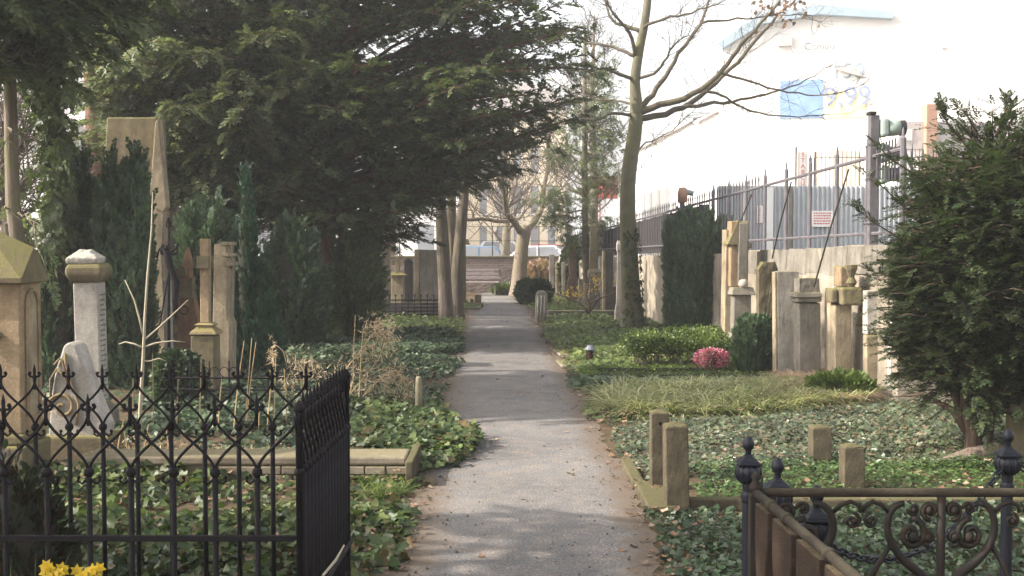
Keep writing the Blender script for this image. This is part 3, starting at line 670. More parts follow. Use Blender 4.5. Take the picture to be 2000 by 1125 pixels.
# ---- thuja, middle left
b = G(425, 655); b.z = 0
conifer('thuja_tree', 'broad grey green thuja with tufted hanging sprays behind the tall obelisk', tuple(b),
        [P(425, 660, 21), P(430, 400, 21), P(440, 100, 21), P(445, -250, 21)], [.22, .17, .14, .08],
        P(395, 130, 18.6), (2.25, 1.9, 2.2), 185, M['thuja'], M['bark_dk'], SPRAY_B, .19, 1.6, 8, .15, .45, .75, .25, rzup=3.2, seed=9, per=8,
        keep=lambda E: E.z > 2.15)
# ---- tree far left with drooping branches
bx = P(105, 400, 13.5); b = Vector((bx.x, 13.5, 0))
conifer('evergreen_tree', 'dark drooping evergreen with crooked trunk hanging over the left edge', tuple(b),
        [Vector((b.x, 13.5, -.05)), P(112, 420, 13.5), P(105, 260, 13.5), P(85, 120, 13.5), P(95, -20, 13.5), P(100, -350, 13.5)], [.13, .10, .10, .095, .09, .06],
        P(-10, -110, 12), (1.25, 1.9, 1.25), 120, M['yew'], M['bark_dk'], SPRAY_B, .27, 1.9, 7, .17, .6, .85, .1, rzup=3.0, seed=21, per=3,
        keep=lambda E: E.z > 3.0 + max(0, (11 - E.y)) * .0)
et = bpy.data.objects['evergreen_tree']; b = Vector(et.location); pos = []; dr = []
for _ in range(1500):
    y = random.uniform(-20, 470); x = np.interp(y, [-20, 120, 260, 470], [95, 85, 108, 112]) + random.gauss(0, 11 if y > 200 else 26); pos.append(tuple(P(x, y, 13.5 + random.gauss(0, .22)) - b)); dr.append((random.gauss(0, .5), random.gauss(0, .5), random.gauss(-.9, .4)))
stamp('hanging_foliage', SPRAY_B[0], SPRAY_B[1], np.array(pos), frames(np.array(dr), rvec(len(pos))), .17 * rng.uniform(.6, 1.2, len(pos)), M['yew'], et)
b = Vector((-6.6, 4.6, 0))  # unseen tree, added out of view for its shade on the foreground
conifer('evergreen_tree', 'unseen evergreen added beyond the left of the frame to shade the front beds', tuple(b), [Vector((-6.6, 4.6, -.05)), Vector((-6.6, 4.6, 4)), Vector((-6.6, 4.6, 8))], [.2, .15, .05],
        (-6.3, 3.7, 5.4), (3.0, 2.5, 1.8), 120, M['yew'], M['bark_dk'], SPRAY_B, .34, 2, 8, .28, .4, .9, .2, seed=41, per=2)
# its long hanging curtain branches
b = Vector((P(60, 0, 13).x, 13, 0))
conifer('evergreen_tree', 'sparse hanging evergreen curtains in front of the bright gap at the left edge', tuple(b),
        [Vector((b.x, 13, 0)), P(25, 400, 13), P(20, 200, 13), P(15, 0, 13), P(15, -200, 13)], [.09, .08, .07, .06, .05],
        P(60, 330, 13), (.55, .5, 1.2), 12, M['yew'], M['bark_mid'], SPRAY, .22, .8, 5, .2, .9, .5, -.3, seed=31, per=2)
# reddish trunk at top left
b = G(185, 640)
t = thing('conifer_tree', 'tall conifer with flaky reddish trunk left of the thuja', 'tree', tuple(b))
tp = [P(195, 645, b.y), P(192, 400, b.y), P(188, 200, b.y), P(175, 0, b.y), P(170, -300, b.y)]
MB().tube([p - b for p in tp], [.28, .24, .21, .18, .12], 14).build('trunk', M['bark_red'], t, smooth=True)
pos = []; dr = []
mbx = MB()
random.seed(5)
for k in range(90):
    z = random.uniform(4.2, 8.5); a = random.uniform(-1.2, 1.2); L = random.uniform(.6, 1.7); S = Vector((tp[2].x, tp[2].y, z)); E = S + Vector((math.cos(a) * L, math.sin(a) * L, random.uniform(-.6, .1)))
    mbx.tube([S - b, S.lerp(E, .5) + Vector((0, 0, .1)) - b, E - b], [.02, .014, .006], 4)
    for j in range(14):
        q = S.lerp(E, random.uniform(.25, 1)); pos.append(tuple(q + Vector((random.gauss(0, .12), random.gauss(0, .12), random.gauss(-.05, .1))) - b)); dr.append((math.cos(a) + random.gauss(0, .5), math.sin(a) + random.gauss(0, .5), random.gauss(-.6, .3)))
mbx.build('limbs', M['bark_dk'], t, smooth=True); up = np.zeros((len(pos), 3)); up[:, 2] = 1; up += rng.normal(0, .3, up.shape)
stamp('crown', SPRAY_B[0], SPRAY_B[1], np.array(pos), frames(np.array(dr), up), .28 * rng.uniform(.7, 1.2, len(pos)), M['thuja'], t)

# ---- columnar yews, bushes
def bushpx(name, label, px0, px1, ytop, ybase, n, mat, Y=None, z0=0, **kw):
    Yb = Y or G(1000, ybase).y; a = P(px0, 500, Yb); c = P(px1, 500, Yb); zt = P(500, ytop, Yb).z
    rx = (c.x - a.x) / 2; base = ((a.x + c.x) / 2, Yb + kw.pop('dy', rx * .6), 0)
    return bush(name, label, base, 0, 0, rx, kw.pop('ry', rx * .9), z0, zt, n, mat, **kw)
G_ = 'upright yews around the obelisk'
plumebush('columnar_yew', 'tall dark columnar yew directly left of the big obelisk', 98, 200, 262, 13.8, 60, 80, M['column'], ssize=.16, group=G_, lean=0, pr_=.09, base_in=.9, topw=.75)
plumebush('columnar_yew', 'broad upright yew covering the lower left of the obelisk face', 182, 290, 285, 13.3, 62, 80, M['column'], ssize=.16, group=G_, topw=.9, lean=0, pr_=.09, base_in=.95)
plumebush('columnar_yew', 'narrow dark upright yew beside the white column at the left gap', 72, 124, 395, 13.4, 22, 70, M['column'], ssize=.15, group=G_, lean=0, pr_=.08, base_in=.9)
plumebush('cypress', 'slender blue green cypress spire right of the pale stela', 450, 510, 288, 14.6, 26, 130, M['cypress'], ssize=.09, cat='tree', topw=.35, pr_=.09, low=.4)
plumebush('cypress', 'short blue green cypress at the foot of the slender spire', 492, 546, 560, 14.4, 18, 90, M['cypress'], ssize=.09, cat='tree', topw=.6)
plumebush('yew_bush', 'wide dark yew bush behind the red gravestone and the stone cross', 322, 470, 372, 17.2, 60, 60, M['column'], ssize=.2, lean=.9, base_in=.45, pr_=.16)
plumebush('yew_bush', 'feathery dark yew bush between the cypress and the big yew trunk', 500, 628, 425, 17.6, 60, 60, M['column'], ssize=.2, lean=1.1, base_in=.4, pr_=.16)
plumebush('yew_bush', 'low black green spreading yew at the right of the big yew trunk', 628, 735, 455, 19, 60, 55, M['yew'], ssize=.24, lean=1.6, base_in=.3, pr_=.2)
plumebush('clipped_yew', 'rounded clipped dark yew column in front of the boundary wall', 1302, 1436, 408, 19.3, 190, 90, M['column'], ssize=.125, lean=.25, base_in=.78, topw=.90, pr_=.12, ry=.5, z0=.1, low=.86)
bushpx('dwarf_yew', 'small dark upright yew at the foot of the gabled stone pillar', 1450, 1520, 632, 738, 3200, M['column'], Y=14.6, ssize=.11, up=1.6, lump=.2, topw=.7, dy=.25)
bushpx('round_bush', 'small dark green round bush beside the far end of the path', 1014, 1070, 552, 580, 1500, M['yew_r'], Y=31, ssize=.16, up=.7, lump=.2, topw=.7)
plumebush('leafy_shrub', 'dark green shrub with reddish leaves in the bottom left corner', -130, 112, 872, 4.7, 46, 90, M['redleaf'], spray=OVAL, ssize=.045, lean=.9, base_in=.6, topw=.6, pr_=.08)
bushpx('low_juniper', 'small yellow green juniper in front of the corbel stone', 1610, 1698, 750, 808, 1500, M['box'], Y=12.1, ssize=.13, up=.8, lump=.3, topw=.6)
bushpx('low_shrub', 'light green low shrub at the foot of the far brick wall', 965, 1010, 560, 578, 500, M['ivy_y'], Y=36.3, ssize=.14, up=.8, lump=.3, topw=.7)
bushpx('twiggy_shrub', 'purple brown twiggy shrub against the far brick wall', 1030, 1078, 520, 572, 900, M['pinkfluff'], Y=36.5, ssize=.22, up=1.2, lump=.3, topw=.7)
bushpx('ivy_clump', 'ivy clump climbing the stump below the obelisk', 290, 380, 690, 800, 1500, M['ivy_b'], Y=11.8, spray=IVY, ssize=.07, up=.2, lump=.35, topw=.6, shell=.8)
bushpx('ivy_clump', 'ivy climbing behind the red granite column', 1098, 1140, 478, 560, 900, M['ivy'], Y=33.5, spray=IVY, ssize=.13, up=.2, lump=.3, topw=.7)
# box hedge and low clipped edging
def hedge(name, label, x0, x1, y0, y1, h, n, mat, size, lump=.03, stems=False, loc=None):
    base = ((x0 + x1) / 2, (y0 + y1) / 2, 0); t = thing(name, label, 'hedge', base)
    w = (x1 - x0) / 2; d = (y1 - y0) / 2; zb = h * .45 if stems else 0.0
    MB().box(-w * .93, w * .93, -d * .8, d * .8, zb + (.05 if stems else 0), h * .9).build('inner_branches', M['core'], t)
    if stems:
        s = MB()
        for k in range(70):
            x = random.uniform(-w, w) * .95; y = random.uniform(-d, d) * .9
            s.tube([(x, y, 0), (x + random.gauss(0, .03), y, h * .3), (x + random.gauss(0, .05), y - .02, h * .75)], [.010, .008, .005], 4)
        s.build('stem', M['bark_mid'], t, smooth=True)
    f = rng.integers(0, 3, n); u = rng.uniform(-1, 1, n); v = rng.uniform(-1, 1, n); zz = zb + (h - zb) * rng.uniform(0, 1, n)
    if stems: zz = h - h * .5 * rng.uniform(0, 1, n) ** 1.2
    x = np.where(f == 1, np.sign(u) * w, u * w); y = np.where(f == 0, v * d, np.where(f == 1, v * d, -d * np.where(rng.uniform(0, 1, n) < .8, 1, -1)))
    z = np.where(f == 0, h, zz); p = np.stack([x, y, z], -1); p += rng.normal(0, lump, p.shape); p[:, 2] += lump * 2 * fnoise(p, 3)
    p[:, 2] = np.maximum(p[:, 2], .01)
    stamp('foliage', OVAL[0], OVAL[1], p, frames(rvec(n) + np.array([0, -.2, .5]), rvec(n)), size * rng.uniform(.7, 1.3, n), mat, t)
    return t
a = G(1236, 728); c = P(1416, 700, a.y)
hedge('box_hedge', 'loose box hedge with bare brown stems below, beside the pink azalea', a.x, c.x + .02, a.y + .1, a.y + .75, .41, 9000, M['box'], .035, .045, True)
a = G(1418, 700)
hedge('box_hedge', 'leafy light green hedge between the clipped yew and the stone pillar', P(1350, 690, 16.3).x, P(1415, 690, 16.3).x, 16.2, 16.9, .36, 3500, M['box'], .04, .05)
a = G(1140, 748); b2 = G(1440, 742)
hedge('box_edging', 'front strip of low clipped bright green box edging by the path', a.x, P(1520, 740, a.y).x, a.y, a.y + .14, .11, 4500, M['box'], .02, .012)
hedge('box_edging', 'back strip of low clipped box edging before the box hedge', P(1160, 740, a.y + .75).x, P(1435, 740, a.y + .75).x, a.y + .75, a.y + .88, .11, 3500, M['box'], .02, .012)
hedge('box_edging', 'short end piece of clipped box edging beside the path', a.x, a.x + .16, a.y + .16, a.y + .88, .10, 1500, M['box'], .02, .012)

# ---- near right hemlock bush with trunk
b = G(1905, 905); b.z = 0; YR = b.y
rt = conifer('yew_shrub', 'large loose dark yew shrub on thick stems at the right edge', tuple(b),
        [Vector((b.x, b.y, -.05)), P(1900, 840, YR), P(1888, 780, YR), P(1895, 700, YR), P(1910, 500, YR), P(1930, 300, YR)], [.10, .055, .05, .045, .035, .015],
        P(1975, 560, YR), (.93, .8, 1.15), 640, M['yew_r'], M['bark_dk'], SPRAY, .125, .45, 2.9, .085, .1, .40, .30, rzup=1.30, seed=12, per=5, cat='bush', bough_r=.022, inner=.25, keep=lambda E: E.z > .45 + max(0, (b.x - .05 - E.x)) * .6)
s = MB()
for q in ([(1925, 890), (1940, 800), (1960, 650), (1990, 450)], [(1915, 895), (1935, 820), (1990, 700), (2050, 600)], [(1900, 870), (1860, 760), (1800, 640), (1760, 560)], [(1900, 860), (1860, 800), (1800, 770), (1745, 775)]):
    s.tube([P(x, y, YR + .1 * i) - b for i, (x, y) in enumerate(q)], [.038, .028, .016, .006], 7)
s.build('stem', M['bark_dk'], rt, smooth=True)
# long loose shoots reaching left
pos = []; dr = []; s = MB()
for q in ([(1900, 420), (1800, 350), (1740, 310), (1690, 262)], [(1880, 560), (1780, 480), (1700, 430), (1655, 392)], [(1880, 600), (1800, 560), (1740, 540), (1700, 530)], [(1900, 300), (1850, 240), (1840, 215), (1835, 200)],
          [(1880, 520), (1800, 440), (1730, 370), (1690, 340)], [(1950, 300), (1960, 240), (1965, 205), (1967, 190)], [(1890, 680), (1800, 650), (1750, 640), (1730, 650)], [(1900, 760), (1820, 730), (1770, 720), (1745, 730)]):
    pts = [P(x, y, YR - .1) for x, y in q]; s.tube([p - b for p in pts], [.012, .008, .005, .002], 5)
    for i in range(3):
        for j in range(14):
            u = (j + random.random()) / 14; p = pts[i].lerp(pts[i + 1], u); T = (pts[i + 1] - pts[i]).normalized()
            pos.append(tuple(p - b)); dr.append(tuple(T + Vector((random.gauss(0, .6), random.gauss(0, .6), random.gauss(0, .6)))))
s.build('shoot', M['bark_dk'], rt, smooth=True)
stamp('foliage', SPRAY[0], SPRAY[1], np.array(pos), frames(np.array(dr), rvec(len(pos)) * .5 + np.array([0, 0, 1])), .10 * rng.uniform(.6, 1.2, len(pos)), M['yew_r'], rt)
# fallen log at its foot
lg = G(1850, 915)
o = MB().tube([Vector((-.28, -.08, .0)), Vector((-.05, -.02, .03)), Vector((.2, .05, .08)), Vector((.42, .1, .10)), Vector((.62, .2, .05))], [.03, .055, .075, .08, .03], 10).build('fallen_log', M['bark_mid'], None, tuple(lg), True)
tag(o, 'bare brown log lying on the ivy at the foot of the right shrub', 'log')

# ---- bare tree by the right wall
b = G(1238, 642); YT = b.y
bt = thing('bare_tree', 'leafless tree with smooth grey green trunk standing before the right wall', 'tree', tuple(b))
tpx = [(1233, 655, 38), (1236, 640, 27), (1234, 600, 20), (1230, 520, 17), (1226, 420, 15.5), (1228, 340, 14.5), (1238, 270, 14), (1243, 215, 13), (1240, 160, 10), (1248, 100, 9), (1260, 40, 8), (1268, -30, 7), (1275, -150, 5), (1290, -300, 2)]
tp = [P(x, y, YT) - b for x, y, r in tpx]; tr = [r / F * YT for x, y, r in tpx]
def smoothline(pts, k=3):
    out = []
    for i in range(len(pts) - 1):
        p0 = pts[max(i - 1, 0)]; p1 = pts[i]; p2 = pts[i + 1]; p3 = pts[min(i + 2, len(pts) - 1)]
        for j in range(k):
            t = j / k; out.append(.5 * ((2 * p1) + (p2 - p0) * t + (2 * p0 - 5 * p1 + 4 * p2 - p3) * t * t + (3 * p1 - p0 - 3 * p2 + p3) * t ** 3))
    out.append(pts[-1]); return out
m = MB(); m.tube(smoothline(tp, 3), list(np.interp(np.linspace(0, len(tr) - 1, 3 * (len(tr) - 1) + 1), range(len(tr)), tr)), 14); m.build('trunk', M['bark_grey'], bt, smooth=True)
limbs = [
 ([(1243, 222), (1290, 205), (1335, 193), (1385, 163), (1420, 125), (1450, 85), (1485, 48), (1520, 5), (1545, -60)], 7, -.4),
 ([(1246, 232), (1300, 222), (1350, 200), (1400, 160), (1440, 122), (1480, 75), (1520, 30), (1560, -10), (1600, -80)], 6.4, .5),
 ([(1250, 212), (1275, 185), (1300, 150), (1325, 105), (1360, 60), (1378, 20), (1392, -40), (1400, -120)], 6, .9),
 ([(1330, 211), (1380, 205), (1430, 198), (1480, 188), (1530, 175), (1575, 155), (1620, 128)], 4, .6),
 ([(1380, 178), (1410, 185), (1440, 205), (1480, 220), (1540, 228), (1600, 226), (1660, 220)], 3, .2),
 ([(1400, 140), (1450, 155), (1500, 170), (1560, 183), (1620, 185), (1690, 165)], 3, 0),
 ([(1236, 155), (1210, 145), (1180, 135), (1150, 130), (1110, 125)], 4, -.6),
 ([(1238, 108), (1210, 95), (1175, 88), (1130, 82), (1080, 85)], 4, .5),
 ([(1240, 112), (1235, 75), (1215, 45), (1195, 20), (1180, -20)], 4.5, -.3),
 ([(1250, 62), (1220, 50), (1195, 40), (1185, 10), (1180, -40)], 4.5, .3),
 ([(1252, 60), (1275, 45), (1310, 33), (1350, 25), (1390, 12), (1425, -5)], 3.5, -.5),
 ([(1245, 152), (1275, 143), (1298, 120), (1315, 90), (1330, 75), (1355, 68)], 3.5, -.7),
 ([(1236, 203), (1215, 198), (1190, 195), (1160, 192), (1120, 175)], 3, .4),
 ([(1236, 225), (1200, 222), (1170, 232), (1130, 238), (1080, 245)], 3.5, -.6),
 ([(1370, 45), (1420, 38), (1480, 33), (1540, 28), (1590, 30)], 2.5, .3),
 ([(1240, 300), (1262, 280), (1300, 262), (1340, 230), (1370, 200)], 2.0, .5),
 ([(1262, -10), (1240, -60), (1200, -120), (1190, -200)], 4, .5), ([(1270, -40), (1310, -90), (1340, -160), (1380, -220)], 4, -.5)]
m = MB(); tw = MB(); random.seed(77)
for q, r, dy in limbs:
    n = len(q); pts = [P(x, y, YT + dy * i / (n - 1) * 2) - b for i, (x, y) in enumerate(q)]; pts = smoothline(pts, 3)
    for i in range(1, len(pts)): pts[i] = pts[i] + Vector((random.gauss(0, .012), random.gauss(0, .012), random.gauss(0, .012)))
    rr = [max(.006, r / F * YT * (1 - .8 * i / (len(pts) - 1))) for i in range(len(pts))]
    m.tube(pts, rr, 8); twigs(tw, pts, rr, 13 + int(r), .85, 1, .0075, .15, flat=.7)
m.build('limbs', M['bark_limb'], bt, smooth=True); tw.build('twigs', M['twig'], bt, smooth=True)
# ivy climbing the trunk foot
n = 260; a = rng.uniform(PI * 1.2, 2.15 * PI, n); z = rng.uniform(.0, 2.0, n) ** 1; rr = np.interp(z, [0, .4, 2], [.33, .23, .18])
cx0 = np.interp(z, [0, 2], [tp[1].x, tp[3].x])
pos = np.stack([cx0 + rr * np.cos(a), rr * np.sin(a), z], -1); nrm = np.stack([np.cos(a), np.sin(a), a * 0], -1)
stamp('climbing_ivy', IVY[0], IVY[1], pos, frames(rng.normal(0, .5, (n, 3)) + np.array([0, 0, -1]), nrm), .07 * rng.uniform(.6, 1.2, n), M['ivy'], bt)

# ---- dead leaves still on the end of a branch
pos = np.array([tuple(P(1525 + random.gauss(0, 28), 22 + random.gauss(0, 14), YT + random.gauss(0, .3)) - b) for _ in range(60)])
stamp('dry_leaves', DRY[0], DRY[1], pos, frames(rvec(60), rvec(60)), .1, M['litter'], bt)

def traced_tree(name, label, basepx, Y, trunk, limbs, barkmat, tw=(14, 1.0, 1, .012), group=None, twigmat=None):
    b = Vector((P(basepx, 500, Y).x, Y, 0)); t = thing(name, label, 'tree', tuple(b), group)
    m = MB(); pts = smoothline([P(x, y, Y) - b for x, y, r in trunk], 3); rr = list(np.interp(np.linspace(0, len(trunk) - 1, len(pts)), range(len(trunk)), [r / F * Y for x, y, r in trunk]))
    pts[0].z = min(pts[0].z, -.05)
    m.tube(pts, rr, 14); m.build('trunk', barkmat, t, smooth=True); m = MB(); w = MB()
    for q, r in limbs:
        dy = random.uniform(-.9, .9); p = smoothline([P(x, y, Y + dy * i) - b for i, (x, y) in enumerate(q)], 3)
        rr = [max(.008, r / F * Y * (1 - .7 * i / (len(p) - 1))) for i in range(len(p))]
        m.tube(p, rr, 8)
        if tw: twigs(w, p, rr, tw[0], tw[1], tw[2], tw[3], .2)
    if limbs: m.build('limbs', barkmat, t, smooth=True)
    if limbs and tw: w.build('twigs', twigmat or M['twig'], t, smooth=True)
    return t
ft = traced_tree('forked_tree', 'mossy forked tree at the far right side of the path end', 1013, 35.5, [(1012, 578, 20), (1014, 560, 17), (1016, 520, 14), (1020, 480, 12.5), (1024, 455, 13), (1028, 440, 9)],
    [([(1026, 452), (1045, 430), (1058, 405), (1062, 370), (1070, 320), (1075, 250)], 8), ([(1018, 455), (1005, 435), (990, 415), (985, 380), (980, 330)], 7.5), ([(995, 432), (970, 432), (945, 428), (915, 430), (880, 420)], 4.5), ([(1060, 390), (1090, 375), (1110, 350), (1120, 320)], 3)], M['bark_mid'], (22, 1.9, 1, .018))
traced_tree('twin_trunk_tree', 'grooved grey trunk leaning beside the left path edge', 893, 25.2, [(895, 626, 18), (893, 612, 14), (892, 560, 12.5), (896, 500, 12), (901, 440, 11), (908, 360, 9), (915, 250, 7), (920, 100, 5)], [], M['bark_groove'], None)
traced_tree('twin_trunk_tree', 'paler straight trunk left of the leaning dark trunk by the path', 871, 24.6, [(871, 632, 19), (871, 612, 15), (869, 560, 13.5), (866, 500, 13), (863, 440, 12), (860, 380, 10), (855, 250, 8)], [], M['bark_groove'], None)
traced_tree('thick_tree', 'narrow trunk squeezed between the two trunks by the path', 882, 25.6, [(882, 622, 12), (882, 560, 10), (882, 500, 9), (882, 420, 9), (884, 200, 7)], [], M['bark_mid'], None)
lt = traced_tree('slim_conifer', 'slim pale trunk with loose tufts of needles left of the bare tree', 1146, 30, [(1147, 600, 9), (1146, 560, 7.5), (1144, 500, 7), (1143, 420, 6), (1142, 340, 6), (1142, 250, 5), (1142, 150, 4), (1142, 50, 2)],
    [([(1143, 380), (1110, 372), (1080, 385)], 2.5), ([(1143, 350), (1170, 345), (1200, 360)], 2.5), ([(1143, 410), (1115, 415), (1085, 430)], 2.2), ([(1142, 300), (1110, 290), (1090, 300)], 2.2), ([(1142, 260), (1170, 250), (1195, 265)], 2.2), ([(1142, 430), (1160, 430), (1180, 440)], 2.0), ([(1142, 200), (1165, 190), (1190, 200)], 2), ([(1142, 150), (1165, 140), (1180, 150)], 2), ([(1143, 450), (1120, 465), (1105, 460)], 2), ([(1142, 230), (1120, 215), (1095, 225)], 2)], M['bark_mid'], (5, .6, 0, .008))
b = Vector(lt.location); pos = []; dr = []
for (x, y, sx, sy, n) in [(1090, 385, 22, 12, 200), (1190, 355, 18, 14, 150), (1090, 425, 22, 10, 180), (1095, 300, 16, 10, 130), (1190, 262, 16, 18, 190), (1175, 435, 16, 10, 120), (1185, 205, 14, 18, 150), (1172, 150, 14, 20, 150), (1110, 460, 14, 9, 90), (1150, 380, 16, 30, 150), (1170, 320, 20, 18, 160), (1130, 240, 30, 30, 240), (1150, 480, 20, 18, 90)]:
    for _ in range(n): pos.append(tuple(P(random.gauss(x, sx), random.gauss(y, sy), 30 + random.gauss(0, .5)) - b)); dr.append((random.gauss(0, 1), random.gauss(0, 1), random.gauss(-.3, .5)))
stamp('crown', SPRAY[0], SPRAY[1], np.array(pos), frames(np.array(dr), rvec(len(pos)) * .4 + np.array([0, 0, 1])), .26 * rng.uniform(.6, 1.2, len(pos)), M['loose'], lt)
# far fuzzy bare trees
def fuzzy(label, px, Y, pyt, spread, n, seed, base=None):
    random.seed(seed); b = Vector((P(px, 500, Y).x, Y, 0)); t = thing('bare_tree', label, 'tree', tuple(b), 'leafless trees beyond the cemetery')
    top = P(px, pyt, Y).z; m = MB(); w = MB(); tr = [Vector((0, 0, -.05)), Vector((.1, 0, top * .35)), Vector((0, .1, top * .7)), Vector((.1, 0, top))]
    m.tube(tr, [.22, .17, .1, .03], 8); m.build('trunk', M['bark_mid'], t, smooth=True)
    for k in range(n):
        z = top * random.uniform(.25, .95); a = random.uniform(0, 2 * PI); L = spread * random.uniform(.5, 1) * (1.2 - z / top); d = Vector((math.cos(a), math.sin(a), random.uniform(.4, 1)))
        pts = [Vector((0, 0, z)) + d * L * i / 5 + Vector((random.gauss(0, .05), random.gauss(0, .05), .05 * i * i * .2)) for i in range(6)]
        w.tube(pts, [.05, .04, .03, .022, .015, .008], 4); twigs(w, pts, None, 9, 1.0, 1, .016, .25, flat=1)
    w.build('limbs', M['twig'], t, smooth=True); return t
fuzzy('brown twiggy leafless tree rising behind the slim conifer', 1155, 44, 30, 3.4, 34, 3)
fuzzy('leafless tree above the far brick wall left of the forked tree', 985, 47, 250, 2.6, 22, 4)
fuzzy('bare twiggy tree at the very left edge behind the mausoleum', 10, 19, 190, 1.6, 26, 6)
fuzzy('leafless tree seen through the gap below the big yew crown', 760, 42, 150, 3.2, 26, 8)
# evergreens filling the back of the left side
for px, Y, yt, w_, lab in ((560, 27, -60, 1.9, 'tall dark conifer filling the back between thuja and big yew'), (330, 29, -40, 1.9, 'dark conifer filling the back behind the obelisk')):
    bx = P(px, 500, Y).x
    conifer('back_conifer', lab, (bx, Y, 0), [Vector((bx, Y, -.05)), Vector((bx, Y, 5)), Vector((bx, Y, 9))], [.25, .18, .05], (bx, Y, 5.8), (w_, w_, 3.3), 130, M['yew'], M['bark_dk'], SPRAY_B, .42, 1.6, 9, .3, .4, .9, .1, rzup=3.6, seed=int(px), per=3)
bushpx('back_bush', 'pale green leafy bush in the gap behind the left mausoleum', 28, 72, 430, 560, 800, M['ivy_y'], Y=17, spray=OVAL, ssize=.12, up=.5, lump=.35, topw=.7, shell=.6, core=.5)
# bare young sapling with pale forked twigs
Ys = 9.3; b = Vector((P(272, 830, Ys).x, Ys, 0)); t = thing('sapling', 'thin pale bare sapling in front of the obelisk', 'sapling', tuple(b))
m = MB(); m.tube([Vector((0, 0, -.02))] + [P(x, y, Ys) - b for x, y in ((274, 800), (280, 700), (283, 620), (288, 540), (296, 450), (298, 375))], [.017, .016, .014, .011, .009, .007, .003], 7); m.build('stem', M['bark_white'], t, smooth=True)
m = MB()
for q in ([(281, 660), (272, 620), (262, 585), (244, 547)], [(281, 665), (310, 640), (340, 612), (368, 585)], [(280, 680), (262, 672), (245, 668), (232, 672)], [(280, 678), (305, 670), (335, 666), (362, 668)], [(278, 705), (295, 705), (310, 700), (325, 705)]):
    MB().tube([P(x, y, Ys) - b for x, y in q], [.010, .008, .006, .003], 5).build('twig', M['bark_white'], t, smooth=True)
# dry perennials with stalks and fluffy heads
def drystalks(label, stalks, Y, heads, seed, name='dry_perennial'):
    random.seed(seed); b = Vector((P(stalks[0][0][0], 800, Y).x, Y, 0)); t = thing(name, label, 'dry plant', tuple(b))
    for q in stalks:
        dy = random.uniform(-.15, .15); p = smoothline([P(x, y, Y + dy) - b for x, y in q], 3); MB().tube(p, [.007 * (1 - .6 * i / (len(p) - 1)) for i in range(len(p))], 5).build('stalk', M['straw'], t, smooth=True)
    for x, y, sx, sy, n in heads:
        pos = []; dr = []
        for _ in range(int(n * .6)): pos.append(tuple(P(random.gauss(x, sx), random.gauss(y, sy), Y + random.gauss(0, .08)) - b)); dr.append((random.gauss(0, .7), random.gauss(0, .7), random.gauss(.2, .7)))
        stamp('seedhead', NEEDLE[0], NEEDLE[1], np.array(pos), frames(np.array(dr), rvec(len(pos))), .05 * rng.uniform(.5, 1.4, len(pos)) * Y / 9, M['fluff'], t)
    return t
def vst(x, yb, yt, lean=0): return [(x, yb), (x + lean * .4, (yb + yt) / 2), (x + lean, yt)]
drystalks('cluster of thin upright straw stalks behind the iron fence', [vst(455, 860, 665, 22), vst(478, 870, 660, 14), vst(480, 850, 668, 20), vst(425, 860, 740, 8), vst(345, 840, 740, 3), vst(390, 850, 700, 3), vst(300, 850, 690, -2), vst(260, 850, 740, 0), vst(505, 860, 790, 2), vst(520, 870, 700, 15), vst(535, 860, 690, 4)], 10.2, [], 1)
drystalks('dry stalk with drooping pale tassel left of the feathery seedheads', [[(515, 860), (530, 760), (532, 700), (535, 675), (552, 685), (560, 712)], vst(590, 830, 700, 5), vst(560, 840, 720, -5)], 10.4, [(532, 695, 4, 18, 160), (582, 720, 12, 14, 220), (615, 725, 12, 12, 180), (560, 760, 15, 15, 160)], 2)
drystalks('fan of dry seedheads leaning over the left bed by the path', [[(640, 790), (670, 730), (700, 690), (740, 635)], [(660, 800), (700, 750), (740, 700), (755, 650)], [(680, 780), (690, 740), (690, 700), (694, 615)], [(650, 800), (720, 735), (770, 720), (805, 780)], [(690, 800), (760, 725), (790, 745), (800, 800)], [(690, 830), (700, 790), (720, 760), (730, 750)], [(700, 800), (705, 700), (708, 660), (710, 640)]],
    11.4, [(735, 645, 16, 16, 420), (760, 660, 12, 16, 300), (720, 690, 20, 10, 300), (770, 735, 22, 14, 520), (795, 775, 12, 18, 380), (720, 770, 30, 22, 420), (670, 770, 25, 20, 220), (690, 720, 20, 14, 200)], 3)
drystalks('tangle of beige dry stems before the scroll stone', [vst(230, 880, 820, 12), vst(250, 890, 830, -10), vst(280, 890, 830, 10), vst(330, 890, 840, -5)], 8.9, [(260, 870, 40, 10, 240), (340, 880, 60, 8, 260), (500, 885, 60, 8, 200), (180, 900, 30, 10, 120)], 4)
# ---------------------------------------------------------------- stones, left side
def xz(px, py, Y, b): p = P(px, py, Y); return (p.x - b[0], p.z)
def base_at(px, Y): return (P(px, 500, Y).x, Y, 0)
